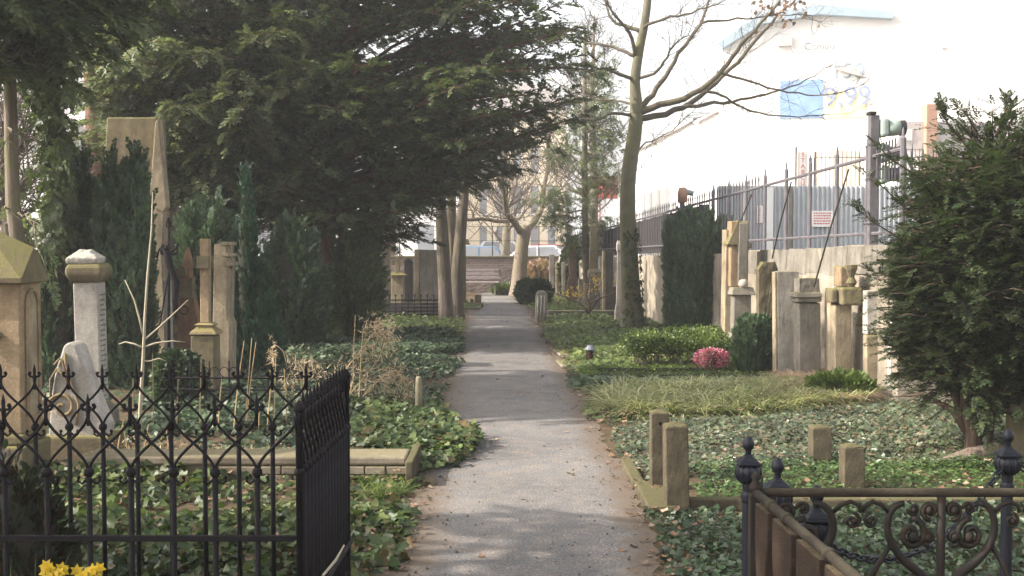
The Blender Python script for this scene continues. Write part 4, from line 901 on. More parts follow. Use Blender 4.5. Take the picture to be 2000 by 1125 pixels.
# mausoleum at the left edge
Y = 8.0; b = base_at(-60, Y); t = thing('sandstone_tomb', 'weathered sandstone tomb with mossy pyramid roof and arched niche at the left edge', 'tomb', b)
x1, ze = xz(38, 540, Y, b); w = x1; D = .36
MB().box(-w, w, 0, D, .38, ze).build('body', M['sand'], t, bevel=.012)
MB().box(-w - .05, w + .04, -.05, D + .05, -.05, .30).box(-w - .025, w + .02, -.025, D + .025, .30, .38).build('plinth', M['sand_m'], t, bevel=.02)
za = P(58, 483, Y + D / 2).z
m = MB(); ax = w + .035
m.add([(ax, -.05, ze - .01), (ax, D + .05, ze - .01), (ax, D / 2, za), (-w - .05, -.05, ze - .01), (-w - .05, D + .05, ze - .01), (0, D / 2, 1.88), (ax, -.05, ze - .05), (ax, D + .05, ze - .05), (-w - .05, -.05, ze - .05), (-w - .05, D + .05, ze - .05)],
      [(0, 1, 2), (0, 2, 5, 3), (1, 4, 5, 2), (3, 5, 4), (0, 3, 8, 6), (1, 0, 6, 7), (4, 1, 7, 9), (3, 4, 9, 8), (6, 8, 9, 7)])
m.build('roof', M['sand_m'], t, bevel=.008)
arch = [(.08, .5), (D - .08, .5), (D - .08, ze - .22)] + [(D / 2 + (D / 2 - .08) * math.cos(a), ze - .22 + .12 * math.sin(a)) for a in np.linspace(.2, PI - .2, 7)] + [(.08, ze - .22)]
MB().prismx(arch, w - .01, w + .006).build('niche', M['sand_l'], t)
m = MB(); ar = [Vector((w + .012, y, z)) for y, z in arch[2:]]; m.tube([Vector((w + .012, D - .08, .5))] + ar + [Vector((w + .012, .08, .5))], .016, 6); m.build('moulding', M['sand'], t)
MB().prism([(x1 - .33, 1.18), (x1 - .17, 1.13), (x1 - .12, 1.08), (x1 - .2, 1.06), (x1 - .36, 1.1)], -.05, 0.01).build('ledge', M['grey'], t, bevel=.01)
# white column with draped head
Y = 10.0; b = base_at(170, Y); t = thing('white_column', 'white inscribed column with a mossy broken cap near the left edge', 'gravestone', b)
x0, z1 = xz(141, 552, Y, b); hw = abs(x0) * .8
MB().box(-hw, hw, 0, 2 * hw, .3, z1).build('shaft', M['white'], t, bevel=.01)
MB().sq([(hw + .07, -.05), (hw + .07, .22), (hw + .02, .3)], 0, hw).build('plinth', M['grey'], t, bevel=.01)
z2 = P(0, 515, Y).z; z3 = P(0, 488, Y).z
MB().sq([(hw + .01, z1), (hw + .03, z1 + .03), (hw + .055, z1 + .07), (hw + .05, z1 + .13), (hw + .03, z2)], 0, hw).build('capital', M['sand_m'], t, smooth=False, bevel=.02)
MB().sq([(hw + .02, z2), (hw + .03, z2 + .05), (hw * .7, z3 - .03), (hw * .4, z3)], -.02, hw).build('broken_top', M['white'], t, bevel=.01, rough=.04)
m = MB()
for k in range(26):   # rows of small incised marks on the right side face
    zz = z1 - .12 - k * .045; m.box(hw + .0005, hw + .003, .04, 2 * hw - .03 - .02 * (k % 3), zz, zz + .014)
m.build('inscription', M['grey'], t)
# scroll stone
Y = 8.9; b = base_at(150, Y); t = thing('scroll_gravestone', 'slanting white marble gravestone with carved spiral scroll on its side', 'gravestone', b, rz=0)
pf = [(92, 870), (100, 770), (107, 725), (116, 700), (124, 675), (135, 668), (148, 675), (165, 720), (180, 770), (205, 830), (205, 870)]
fp = [xz(x, y, Y, b) for x, y in pf]
MB().prism(fp[::-1], 0, .22).build('slab', M['white'], t, bevel=.015, rough=.0)
m = MB(); c = xz(123, 795, Y, b)
sp1 = [Vector((c[0] + (.012 + .0125 * a) * math.cos(a * 1.0 + 1), -.012, c[1] + (.012 + .0125 * a) * math.sin(a * 1.0 + 1))) for a in np.linspace(0, 4.2 * PI / 1.6, 46)]
m.tube(sp1, .015, 6); q = [xz(x, y, Y, b) for x, y in ((100, 790), (100, 740), (112, 720), (128, 735), (138, 760), (125, 710), (118, 700), (108, 712))]
m.tube([Vector((x, -.012, z)) for x, z in q], .011, 6); m.tube([Vector((x, -.012, z)) for x, z in [xz(x, y, Y, b) for x, y in ((150, 830), (155, 790), (142, 750), (130, 712), (128, 690))]], .011, 6)
m.build('scroll', M['sand'], t, smooth=True)
MB().box(-.28, .26, -.06, .32, -.05, .22).build('plinth', M['sand_m'], t, bevel=.02)
# obelisk
Y = 15.2; b = base_at(262, Y); t = thing('obelisk', 'very tall tapering sandstone obelisk half hidden by dark yews', 'obelisk', b)
zt = P(260, 229, Y).z; xl = P(208, 229, Y).x - b[0]; xr = P(306, 232, Y).x - b[0]
m = MB(); xb0, xb1 = xl - .16, P(290, 500, Y).x - b[0] + .0; d0 = .75; d1 = .30
m.add([(xb0, -.1, .5), (xb1 + .06, -.1, .5), (xb1 + .10, d0, .5), (xb0, d0, .5), (xl, 0, zt), (xr, 0, zt), (xr + .03, d1, zt), (xl, d1, zt)],
      [(0, 3, 2, 1), (4, 5, 6, 7), (0, 1, 5, 4), (1, 2, 6, 5), (2, 3, 7, 6), (3, 0, 4, 7)])
m.build('shaft', M['sand_m'], t, bevel=.02)  # mossy stone, its darker tone also carrying the shade of the front face
MB().prism([xz(x, y, Y - .18, b) for x, y in ((291, 400), (318, 414), (325, 404), (309, 231), (303, 238))], -.18, .0).build('pale_side', M['sand_l'], t, bevel=.01)  # paler stone paints the skylight on the right face
MB().prism([xz(x, y, Y - .16, b) for x, y in ((293, 402), (320, 412), (316, 500), (320, 600), (336, 700), (262, 705), (278, 610), (289, 500))], -.16, .1).build('lower_shaft', M['sand_l'], t, bevel=.01)  # same paler tone carries the painted skylight down the right face
MB().lathe([(.62, -.05), (.58, .15), (.42, .4), (.28, .75)], .25, .25, 9).build('rubble_base', M['rough'], t, rough=.22)
# iron crucifix
Y = 13.2; b = base_at(327, Y); t = thing('iron_cross', 'slender black wrought iron grave cross with a figure right of the obelisk', 'grave cross', b)
m = MB(); zt = P(0, 428, Y).z
m.tube([Vector((0, 0, 0)), Vector((0, 0, zt))], [.022, .012], 8)
for s in (-1, 1):
    m.tube([Vector((0, 0, zt - .42)), Vector((s * .09, 0, zt - .40)), Vector((s * .10, 0, zt - .34)), Vector((s * .05, 0, zt - .30))], [.014, .012, .01, .008], 6)
    m.tube([Vector((0, .0, zt - .1)), Vector((s * .03, 0, zt - .08)), Vector((s * .02, 0, zt - .02))], .009, 6)
m.ball((0, 0, zt), .022)
m.build('cross', M['iron'], t, smooth=True)
m = MB(); m.tube([Vector((-.06, -.04, zt - .30)), Vector((-.0, -.05, zt - .42)), Vector((.03, -.05, zt - .55)), Vector((.10, -.05, zt - .74)), Vector((.08, -.05, zt - .95)), Vector((.10, -.05, zt - 1.15))], [.02, .045, .04, .045, .035, .02], 8)
m.ball((-.01, -.06, zt - .33), .035); m.tube([Vector((0, -.05, zt - .42)), Vector((-.1, -.04, zt - .35)), Vector((-.13, -.03, zt - .45))], .014, 6); m.tube([Vector((0, -.05, zt - .42)), Vector((.1, -.04, zt - .33)), Vector((.12, -.03, zt - .28))], .014, 6)
m.build('figure', M['iron'], t, smooth=True)
m = MB(); m.tube([Vector((.02, 0, zt - .5)), Vector((-.1, 0, zt - 1.2)), Vector((-.28, 0, .3))], [.008, .01, .01], 6); m.build('brace', M['iron'], t)
m = MB()
for k in range(4): m.tube([Vector((.18 + .05 * math.cos(a + k * PI / 2), -.03, zt - 1.05 + .05 * math.sin(a + k * PI / 2))) for a in np.linspace(0, PI, 6)], .008, 5)
m.build('rosette', M['iron'], t)
# thin white post
Y = 13.8; b = base_at(329, Y); o = MB().sq([(.045, -.02), (.04, P(0, 548, Y).z)]).build('stone_post', M['white'], None, b, bevel=.005); tag(o, 'narrow white stone post behind the iron grave cross', 'post')
# red gothic gravestone
Y = 14.2; b = base_at(362, Y); t = thing('red_gravestone', 'red sandstone gothic gravestone with pointed finial and mossy ledges', 'gravestone', b)
def pp(lst): return [xz(x, y, Y, b) for x, y in lst]
MB().prism(pp([(345, 730), (345, 585), (347, 540), (345, 535), (355, 512), (362, 500), (368, 535), (375, 575), (385, 620), (385, 730)])[::-1], .0, .16).build('body', M['red'], t, bevel=.012)
MB().lathe([(.06, P(0, 530, Y).z), (.075, P(0, 520, Y).z), (.05, P(0, 500, Y).z), (.015, P(0, 484, Y).z)], xz(356, 0, Y, b)[0], .06, 8).build('finial', M['red'], t, smooth=False)
MB().prism(pp([(342, 541), (342, 530), (352, 515), (364, 524), (364, 541)])[::-1], -.05, .1).prism(pp([(352, 583), (352, 560), (364, 545), (376, 541), (376, 583)])[::-1], -.04, .1).build('gablet', M['sand_m'], t, bevel=.008)
MB().box(-.16, .18, -.05, .22, -.03, .12).build('plinth', M['red'], t, bevel=.01)
# stone cross on pedestal
Y = 12.6; b = base_at(401, Y); t = thing('stone_cross', 'sandstone cross standing on a tall block pedestal', 'gravestone', b)
zc = P(0, 630, Y).z; zt = P(0, 466, Y).z; zm = P(0, 505, Y).z; zn = P(0, 524, Y).z
MB().box(-.055, .045, -.05, .05, zc, zt).build('cross_shaft', M['sand'], t, bevel=.008)
MB().box(-.075, .06, -.11, -.051, zn, zm + .03).build('cross_arm', M['sand_m'], t, bevel=.008); MB().box(-.075, .06, .051, .11, zn, zm + .03).build('cross_arm', M['sand_m'], t, bevel=.008)
zp = P(0, 655, Y).z
MB().sq([(.10, zp), (.15, zp + .02), (.14, zp + .05), (.08, zp + .10), (.11, zc - .02), (.07, zc)]).build('cap', M['sand'], t, bevel=.006)
MB().box(-.14, .12, -.13, .13, -.03, zp).build('pedestal', M['sand_m'], t, bevel=.012)
# pale stela behind with crockets
Y = 13.1; b = base_at(425, Y); t = thing('tall_stela', 'tall pale sandstone stela with stepped crocketed edge behind the stone cross', 'gravestone', b)
MB().prism(pp2 := [xz(x, y, Y, b) for x, y in ((412, 740), (412, 478), (432, 473), (438, 480), (436, 500), (441, 505), (440, 620), (446, 632), (447, 740))][::-1], 0, .30).build('body', M['sand_l'], t, bevel=.01)
m = MB()
for (x, y) in ((436, 474), (438, 496), (441, 514)): q = xz(x, y, Y, b); m.box(q[0] - .05, q[0] + .03, -.03, .33, q[1] - .03, q[1] + .012); m.ball((q[0] + .02, .1, q[1] - .05), .022)
m.build('crocket', M['sand_l'], t, bevel=.006)
# little iron scroll rail behind the stalks
Y = 11.6; b = base_at(445, Y); t = thing('scroll_railing', 'fine iron railing with looped scroll tops behind the straw stalks', 'railing', b); m = MB(); zr = P(0, 738, Y).z
m.tube([Vector((-.7, 0, zr)), Vector((1.1, 0, zr))], .012, 6).tube([Vector((-.7, 0, zr - .12)), Vector((1.1, 0, zr - .12))], .012, 6); m.build('rail', M['iron'], t)
bar = MB(); bar.tube([Vector((0, 0, 0)), Vector((0, 0, zr + .17))], .009, 6); 
for s in (-1, 1): bar.tube([Vector((s * (.05 + .045 * math.cos(a)), 0, zr + .06 + .05 * math.sin(a))) for a in np.linspace(-PI / 2, PI, 9)], .005, 5)
b0 = bar.build('bar', M['iron'], t)
for k in range(-3, 6):
    if k == 0: continue
    c_ = b0.copy(); COL.objects.link(c_); c_.parent = t; c_.location = (k * .2, 0, 0)
# kerb slab
b = (-1.75, 8.1, 0); t = thing('kerb_slab', 'long mossy stone kerb slab with a brick built right end across the left bed', 'kerb', b)
MB().box(-1.35, .99, 0, .34, .14, .20).build('slab', M['kerb'], t, bevel=.015, rough=.0)
MB().box(-1.35, .97, .03, .36, -.05, .139).build('brick_course', M['sand_m'], t, bevel=.01)
MB().box(.993, 1.05, -.12, .62, -.05, .19).build('end_stone', M['bollard'], t, bevel=.012)
m = MB()
for k in range(9): m.box(-.35 + k * .15, -.35 + k * .15 + .14, -.008 - .004 * (k % 2), .03, .075, .13); m.box(-.42 + k * .15, -.42 + k * .15 + .14, -.012 + .004 * (k % 3), .03, .0, .068)
m.build('brick', M['kerb'], t, bevel=.006)
# path side kerb stones, left, and the stake
b = G(885, 800); o = MB().box(-.14, .1, -.35, .3, -.03, .035).build('kerb_stone', M['grey'], None, (b.x - .14, b.y, 0), bevel=.015); tag(o, 'flat grey kerb stone left of the path by the stake', 'kerb')
b = G(722, 805); o = MB().box(-.45, .3, -.08, .1, -.03, .07).build('kerb_stone', M['grey'], None, (b.x, b.y, 0), bevel=.015); tag(o, 'pale flat kerb stone under the dry seedheads', 'kerb')
b = G(818, 822); o = MB().lathe([(.036, -.03), (.034, .3), (.03, P(0, 735, b.y).z - .02), (.022, P(0, 735, b.y).z)], n=8).build('wooden_stake', M['stake'], None, tuple(b), smooth=True); tag(o, 'weathered round wooden stake at the left edge of the path', 'stake')
b = G(665, 675); o = MB().lathe([(.16, -.03), (.15, .12), (.10, .22), (.03, .26)], n=9).build('boulder', M['rough'], None, tuple(b), rough=.08); tag(o, 'small mossy boulder at the foot of the big yew', 'stone')

# ---- far left gravestones
def stonebox(name, label, px0, px1, ytop, Y, mat, depth=.25, cat='gravestone', cap=None, side=None, group=None, top=None):
    b = base_at((px0 + px1) / 2, Y); t = thing(name, label, cat, b, group); hw = (px1 - px0) / 2 / F * Y; zt = P(0, ytop, Y).z
    if top == 'round':
        poly = [(-hw, -.05), (hw, -.05)] + [(hw * math.cos(a), zt - hw * .6 + hw * .6 * math.sin(a)) for a in np.linspace(0, PI, 9)]
        MB().prism(poly, 0, depth).build('slab', mat, t, bevel=.012)
    elif top == 'gable': MB().prism([(-hw, -.05), (hw, -.05), (hw, zt - hw * .8), (0, zt), (-hw, zt - hw * .8)], 0, depth).build('slab', mat, t, bevel=.012)
    else: MB().box(-hw, hw, 0, depth, -.05, zt).build('slab', mat, t, bevel=.012)
    if side: MB().box(-hw - side, -hw - .002, -.02, depth * .9, -.05, zt + .004).build('side_pilaster', M['sand_l'], t, bevel=.01)  # pale strip; on the brown monument it paints the sunlit left face
    if cap: MB().box(-hw - cap, hw + cap, -cap, depth + cap, zt + .002, zt + cap * 1.3, cap * .5, cap * .5).build('cap', mat, t, bevel=.01)
    MB().box(-hw - .05, hw + .05, -.06, depth + .05, -.05, .12).build('plinth', mat, t, bevel=.01)
    return t
stonebox('grave_monument', 'wide brown stone monument with its sunlit left side painted pale, behind the small railing', 818, 862, 488, 27.5, M['grey'], .5, side=.13)
stonebox('stone_pillar', 'mossy square stone pillar with flared cap right of the leaning trunks', 900, 910, 478, 31, M['sand_m'], .3, cap=.12)
stonebox('gravestone', 'pale yellowish gravestone far left of the wide brown monument', 745, 762, 470, 31, M['sand_l'], .3)
stonebox('gravestone', 'mossy gravestone in the shade under the yew branches', 722, 742, 500, 28, M['sand_m'], .3, top='round')
stonebox('gravestone', 'dark upright stone just left of the painted sunlit strip', 790, 806, 503, 30, M['dark'], .3, top='gable')
Y = 26; b = base_at(778, Y); t = thing('stone_cross', 'small pale stone cross with gabled block base beyond the small railing', 'gravestone', b); zt = P(0, 500, Y).z; zb = P(0, 533, Y).z
MB().box(-.05, .05, -.05, .05, zb, zt).box(-.14, .14, -.045, .045, zt - .2, zt - .12).build('cross', M['sand_l'], t, bevel=.01)
MB().sq([(.22, zb - .05), (.14, zb), (.05, zb + .04)]).build('gabled_cap', M['sand_m'], t); MB().sq([(.15, -.05), (.13, zb - .05)]).build('pedestal', M['sand_l'], t, bevel=.01)
stonebox('bollard', 'short rounded mossy bollard at the corner of the kerbed bed', 926, 939, 575, 29.6, M['sand_m'], .2, cat='bollard', top='round')
stonebox('bollard', 'smaller rounded bollard left of the corner bollard', 918, 925, 583, 29.9, M['sand_m'], .15, cat='bollard', top='round')
b = (G(938, 606).x, 28.6, 0); o = MB().box(-.85, 0, 0, .1, -.05, .06).box(-.1, 0, .1, 2.2, -.05, .06).build('bed_kerb', M['grey'], None, b, bevel=.01); tag(o, 'low stone kerb around the pale green bed beside the path', 'kerb')
# small iron railing
Y = 25.0; b = base_at(797, Y); t = thing('small_railing', 'low dark iron railing with close horizontal bars before the brown monument', 'railing', b)
zt = P(0, 586, Y).z; hw = 62 / F * Y; m = MB()
for k in range(5): z = .12 + (zt - .12) * k / 4; m.tube([Vector((-hw, 0, z)), Vector((hw, 0, z))], .016, 6)
m.build('rail', M['iron'], t, smooth=True); bb = MB().tube([Vector((0, 0, -.05)), Vector((0, 0, zt + .08))], .014, 6).ball((0, 0, zt + .1), .025).build('bar', M['iron'], t, smooth=True); bb.location.x = -hw
for k in range(1, 11): c_ = bb.copy(); COL.objects.link(c_); c_.parent = t; c_.location.x = -hw + 2 * hw * k / 10
t2 = MB().box(-hw, hw, .25, .33, -.05, zt - .08).build('kerb_block', M['dark'], None, (b[0], b[1], 0), bevel=.01); tag(t2, 'dark stone block standing just behind the small railing', 'kerb')
# bench
Y = 36.0; b = base_at(928, Y); t = thing('park_bench', 'wooden slatted bench before the far brick wall', 'bench', b)
for k in range(3): MB().box(-.85, .75, .25 + .03 * k, .28 + .03 * k, .52 + k * .12, .61 + k * .12).build('back_slat', M['wood'], t, bevel=.008)
for k in range(3): MB().box(-.85, .75, -.22 + k * .14, -.11 + k * .14, .42, .45).build('seat_slat', M['wood'], t, bevel=.008)
for x in (-.7, .6): MB().box(x, x + .05, -.2, -.14, 0, .419).box(x, x + .05, .285, .33, 0, .8).box(x, x + .05, -.2, .33, .37, .41).build('leg', M['grey'], t)
# far brick wall
Y = 37.8; t = thing('brick_wall', 'old brick and rubble wall closing the far end of the cemetery', 'wall', (-4, Y, 0)); zt = P(0, 500, Y).z
MB().box(-16, 5.55, 0, .35, -.05, .82).build('rubble_face', M['rubble'], t); MB().box(-16, 5.55, .01, .34, .821, zt - .06).build('brick_face', M['brick'], t)
MB().box(-16, 5.57, -.03, .38, zt - .059, zt).build('coping', M['rough'], t, bevel=.01)
t = thing('wire_fence', 'thin dark wire fence on posts above the far brick wall', 'fence', (-4, Y + .17, 0)); m = MB()
for z in (zt + .5, zt + .98): m.tube([Vector((-16, 0, z)), Vector((5.5, 0, z))], .011, 4)
m.build('wire', M['iron'], t)
pb = MB().tube([Vector((0, 0, zt - .2)), Vector((0, 0, zt + 1.0))], .018, 5).build('post', M['iron'], t)
for k in range(9): c_ = pb if k == 0 else pb.copy(); (k and COL.objects.link(c_)); c_.parent = t; c_.location.x = 4.9 - k * 1.55

# ---------------------------------------------------------------- boundary wall right
def wx(y): return 4.05 - .1 * (y - 12.5)
def wz(y): return 1.70 - .024 * (y - 12.5)
wt = thing('boundary_wall', 'old pale rendered boundary wall running along the right side', 'wall', (wx(12.3), 12.3, 0)); m = MB(); wy = np.linspace(12.3, 38.0, 27); L0 = Vector((wx(12.3), 12.3, 0))
n = len(wy)
for i, y in enumerate(wy):
    j = .015 * math.sin(i * 2.1); zt = wz(y) + .02 * math.sin(i * 1.7)
    for (dx, z) in ((0, -.05), (0 + j, zt), (.28, zt), (.28, -.05)): m.v.append((wx(y) + dx - L0.x, y - L0.y, z))
for i in range(n - 1):
    for k in range(3): a = i * 4 + k; m.f.append((a, a + 4, a + 5, a + 1))
m.f += [(0, 1, 2, 3), ((n - 1) * 4 + 3, (n - 1) * 4 + 2, (n - 1) * 4 + 1, (n - 1) * 4)]
m.build('wall_face', M['concrete'], wt)
m = MB(); m.box(.02, 5.5, -.28, .0, -.05, wz(12.3) - .33).build('lower_return', M['concrete'], wt, bevel=.01)
MB().box(.281, 6.5, .0, .28, -.05, wz(12.3) - .02).build('return_wall', M['concrete'], wt)
m = MB()
for i in range(9):
    y = 12.3 + i * .62; y2 = y + .615; A_ = (wx(y) - L0.x, y - L0.y); B_ = (wx(y2) - L0.x, y2 - L0.y); zt = wz(y) - .004; zl = zt - .33 + .02 * math.sin(i * 2.3)
    m.add([(A_[0] - .012, A_[1], zl), (B_[0] - .012, B_[1], zl), (B_[0] - .012, B_[1], zt), (A_[0] - .012, A_[1], zt), (A_[0] + .02, A_[1], zl), (B_[0] + .02, B_[1], zl), (B_[0] + .02, B_[1], zt), (A_[0] + .02, A_[1], zt)], [(0, 3, 2, 1), (0, 1, 5, 4), (3, 7, 6, 2), (0, 4, 7, 3), (1, 2, 6, 5), (4, 5, 6, 7)])
m.build('coping_band', M['grey'], wt)
# railing on the wall
def rz_(y): return 2.74 - .038 * (y - 12.3)
def rb_(y): return wz(y) + .14 + .006 * (y - 12.3)
ft = thing('street_railing', 'grey spiked iron railing along the top of the right boundary wall', 'railing', tuple(L0)); off = .14
Ypos = [12.3 + .92 * k for k in range(9)]
m = MB(); m.tube([Vector((wx(y) + off, y, rz_(y))) - L0 for y in (12.3, 37.5)], .022, 6).build('top_rail', M['steel'], ft); MB().tube([Vector((wx(y) + off, y, rb_(y))) - L0 for y in (12.3, 37.5)], .02, 6).build('bottom_rail', M['steel'], ft)
for k, y in enumerate(Ypos):
    r = .027 if k else .035; zt = rz_(y) + .2 + (-.03 if k == 0 else 0)
    MB().lathe([(r, wz(y) - .08), (r, zt - .06), (r * .5, zt - .04), (r * .45, zt + .02), (.003, zt + .06)], n=8, cx=wx(y) + off - L0.x, cy=y - L0.y).build('post', M['steel'], ft, smooth=False)
pk = MB().lathe([(.011, 0), (.011, 1.0), (.016, 1.03), (.002, 1.12)], n=6).build('picket', M['steel'], ft)
kk = 0
for y in np.arange(17.2, 26, .16):
    c_ = pk if kk == 0 else pk.copy(); (kk and COL.objects.link(c_)); c_.parent = ft; c_.location = Vector((wx(y) + off, y, wz(y) - .02)) - L0; c_.scale = (1, 1, (rz_(y) - wz(y) + .1)); kk += 1
for y in np.arange(26, 37.5, .45):
    c_ = pk.copy(); COL.objects.link(c_); c_.parent = ft; c_.location = Vector((wx(y) + off, y, wz(y) - .02)) - L0; c_.scale = (1, 1, (rz_(y) - wz(y) + .1))
# dangling barbed braces
for (x0, y0, x1, y1) in ((1663, 330, 1590, 560), (1550, 355, 1508, 505), (1472, 380, 1430, 480)):
    a = P(x0, y0, 13.2 if x0 > 1600 else 15.2 if x0 > 1500 else 17); e = P(x1, y1, a.y + .3); MB().tube([a + Vector((-.03, 0, 0)) - L0, a.lerp(e, .5) - L0 + Vector((-.02, 0, .02)), e - L0], .011, 5).build('brace', M['pipe'], ft)
# return railing going right behind the shrub
rt2 = thing('return_railing', 'grey railing turning right from the wall corner behind the large shrub', 'railing', tuple(L0))
MB().tube([Vector((.14, 0, 2.42)), Vector((5.5, -.3, 2.5))], .02, 6).build('top_rail', M['steel'], rt2); MB().tube([Vector((.14, 0, 1.8)), Vector((5.5, -.3, 1.8))], .02, 6).build('bottom_rail', M['steel'], rt2)
MB().tube([Vector((.16, 0, 2.70)), Vector((.42, 0, 2.15)), Vector((.75, 0, 1.7))], .018, 6).build('brace', M['steel'], rt2)
pk2 = MB().lathe([(.010, 1.2), (.010, 2.7), (.002, 2.8)], n=6).build('picket', M['steel'], rt2)
for k in range(34): c_ = pk2 if k == 0 else pk2.copy(); (k and COL.objects.link(c_)); c_.parent = rt2; c_.location = (.24 + k * .11, -.0055 * k, 0)
# board screen behind the far part of the railing
bt_ = thing('board_screen', 'dark weathered board screen behind the far part of the wall railing', 'fence', tuple(L0)); random.seed(4)
y = 20.2
while y < 37.2:
    w_ = random.uniform(.13, .2); zz = rz_(y) - .03 + random.uniform(-.02, .02); x = wx(y) + off + .05
    pts = [(x, y), (wx(y + w_ - .012) + off + .05, y + w_ - .012)]
    m = MB(); (a, c), (d, e) = pts
    m.add([(a - L0.x, c - L0.y, wz(y) + .07), (d - L0.x, e - L0.y, wz(y) + .07), (d - L0.x, e - L0.y, zz), (a - L0.x, c - L0.y, zz), (a + .02 - L0.x, c - L0.y, wz(y) + .07), (d + .02 - L0.x, e - L0.y, wz(y) + .07), (d + .02 - L0.x, e - L0.y, zz), (a + .02 - L0.x, c - L0.y, zz)],
          [(0, 3, 2, 1), (4, 5, 6, 7), (0, 4, 7, 3), (1, 2, 6, 5), (3, 7, 6, 2), (0, 1, 5, 4)])
    m.build('board', M['board'], bt_); y += w_
# ---- stones along the wall
def face(px0, px1, yt, yb, Y): pass
# gabled pillar with relief cross
Y = 16.3; b = base_at(1448, Y); t = thing('stone_pillar', 'tall gabled sandstone pillar with a relief niche beside the clipped yew', 'gravestone', b)
q = lambda x, y: xz(x, y, Y, b)
zb = q(0, 560)[1]; zt = q(0, 432)[1]; xa = q(1424, 0)[0]; xb = q(1466, 0)[0]
MB().box(xa + .04, xb - .01, 0, .28, zb, zt).build('shaft', M['sand'], t, bevel=.01)
MB().box(xa - .0, xa + .12, .15, .42, -.05, zt - .12).build('back_shaft', M['sand_l'], t, bevel=.01)
x2 = q(1443, 0)[0]; MB().box(x2, xb - .03, -.06, -.002, zb + .02, zt - .02).build('cross_relief', M['grey'], t, bevel=.015)
zc = q(0, 478)[1]; MB().box(x2 - .02, xb + .03, -.045, .0, zc - .05, zc + .03).build('cross_arm', M['grey'], t, bevel=.012)
MB().prism([(xa - .02, zc + .0), (xa + .0, zc + .05), (xa + .14, zt + .01), (x2 - .004, zt + .01), (x2 - .004, zc)][::-1], -.05, .3).build('gable', M['sand_m'], t, bevel=.01)
MB().lathe([(.05, zb - .01), (.075, zb + .03), (.06, zb + .09), (.03, zb + .11)], (x2 + xb) / 2 - .01, -.07, 10).build('white_vase', M['white'], t, smooth=True)
zl = q(0, 566)[1]; MB().box(xa + .03, xb + .07, -.14, .3, zl - .07, zl + .04, .03, .03).build('ledge', M['grey'], t, bevel=.008)
z3 = q(0, 650)[1]; MB().box(xa + .08, xb + .02, -.08, .28, z3, zl - .071).build('inscribed_block', M['grey'], t, bevel=.01)
z4 = q(0, 678)[1]; MB().box(xa + .03, xb + .03, -.11, .3, z4, z3 - .001, .02, .02).box(xa, xb + .05, -.15, .32, -.05, z4 - .001).build('plinth', M['grey'], t, bevel=.012)
# rough stela
Y = 14.9; b = base_at(1505, Y); t = thing('rough_stela', 'rough hewn dark mossy round topped stone between pillar and pale slab', 'gravestone', b); zt = P(0, 512, Y).z
MB().prism([(-.13, -.05), (.12, -.05), (.13, zt - .08), (.09, zt), (-.06, zt), (-.12, zt - .1)], 0, .2).build('slab', M['rough'], t, rough=.04); MB().box(-.16, .15, -.03, .23, -.05, .08).build('plinth', M['rough'], t, bevel=.01)
# pale slab
Y = 14.3; b = base_at(1541, Y); t = thing('pale_slab', 'tall plain pale rectangular stone slab leaning at the wall', 'gravestone', b); zt = P(0, 530, Y).z; hw = 23.5 / F * Y
MB().box(-hw + .03, hw, 0, .14, -.05, zt).build('slab', M['pale'], t, bevel=.008, rough=.012); MB().box(-hw, -hw + .029, .004, .16, -.05, zt - .004).build('side_strip', M['sand_l'], t, bevel=.006)  # beige left strip paints the sunlit edge of the slab
# broken column with ledge
Y = 13.75; b = base_at(1590, Y); t = thing('ledged_stela', 'grey stela with a broken top and thick worn ledge at the wall', 'gravestone', b); q = lambda x, y: xz(x, y, Y, b)
xa = q(1570, 0)[0]; xb = q(1612, 0)[0]; MB().box(xa, xb, 0, .3, -.05, q(0, 592)[1]).build('shaft', M['grey'], t, bevel=.012, rough=.016)
MB().box(xa + .01, xb, .02, .3, q(0, 576)[1], q(0, 544)[1]).build('broken_top', M['grey'], t, rough=.03)
m = MB(); z = q(0, 576)[1]; m.box(xa - .06, xb + .01, -.08, .3, z - .03, z + .03, .015, .015).box(xa - .03, xb + .005, -.05, .3, z - .085, z - .031); m.build('ledge', M['grey'], t, bevel=.015, rough=.02)
# corbel pilaster
Y = 12.9; b = base_at(1662, Y); t = thing('corbel_pilaster', 'warm sandstone pilaster carrying a mossy carved corbel', 'gravestone', b); q = lambda x, y: xz(x, y, Y, b)
xa = q(1640, 0)[0]; xb = q(1673, 0)[0]; z1 = q(0, 595)[1]
MB().box(xa, xb, 0, .2, -.05, z1).build('shaft', M['sand_l'], t, bevel=.01, rough=.012)
MB().box(xa + .0, xa + .06, .201, .35, -.05, z1 + .1).build('back_strip', M['sand_l'], t, bevel=.01)
z2 = q(0, 560)[1]; z3 = q(0, 520)[1]
m = MB(); m.box(q(1645, 0)[0], q(1686, 0)[0], -.16, .2, z1 + .001, z2, 0.0, .0).box(q(1630, 0)[0], q(1644, 0)[0], -.04, .2, z1 + .02, z2 - .02); m.build('corbel', M['sand_m'], t, bevel=.025, rough=.02)
MB().box(q(1646, 0)[0], q(1674, 0)[0], -.07, .2, z2 + .001, z3).build('upper_block', M['sand'], t, bevel=.015)
m = MB(); c = q(1660, 545); m.lathe([(.03, z2), (.06, z2 + .05), (.03, z2 + .11), (.07, z2 + .2), (.075, z3 + .02)], c[0], -.08, 10); m.build('carving', M['sand_m'], t, rough=.03)
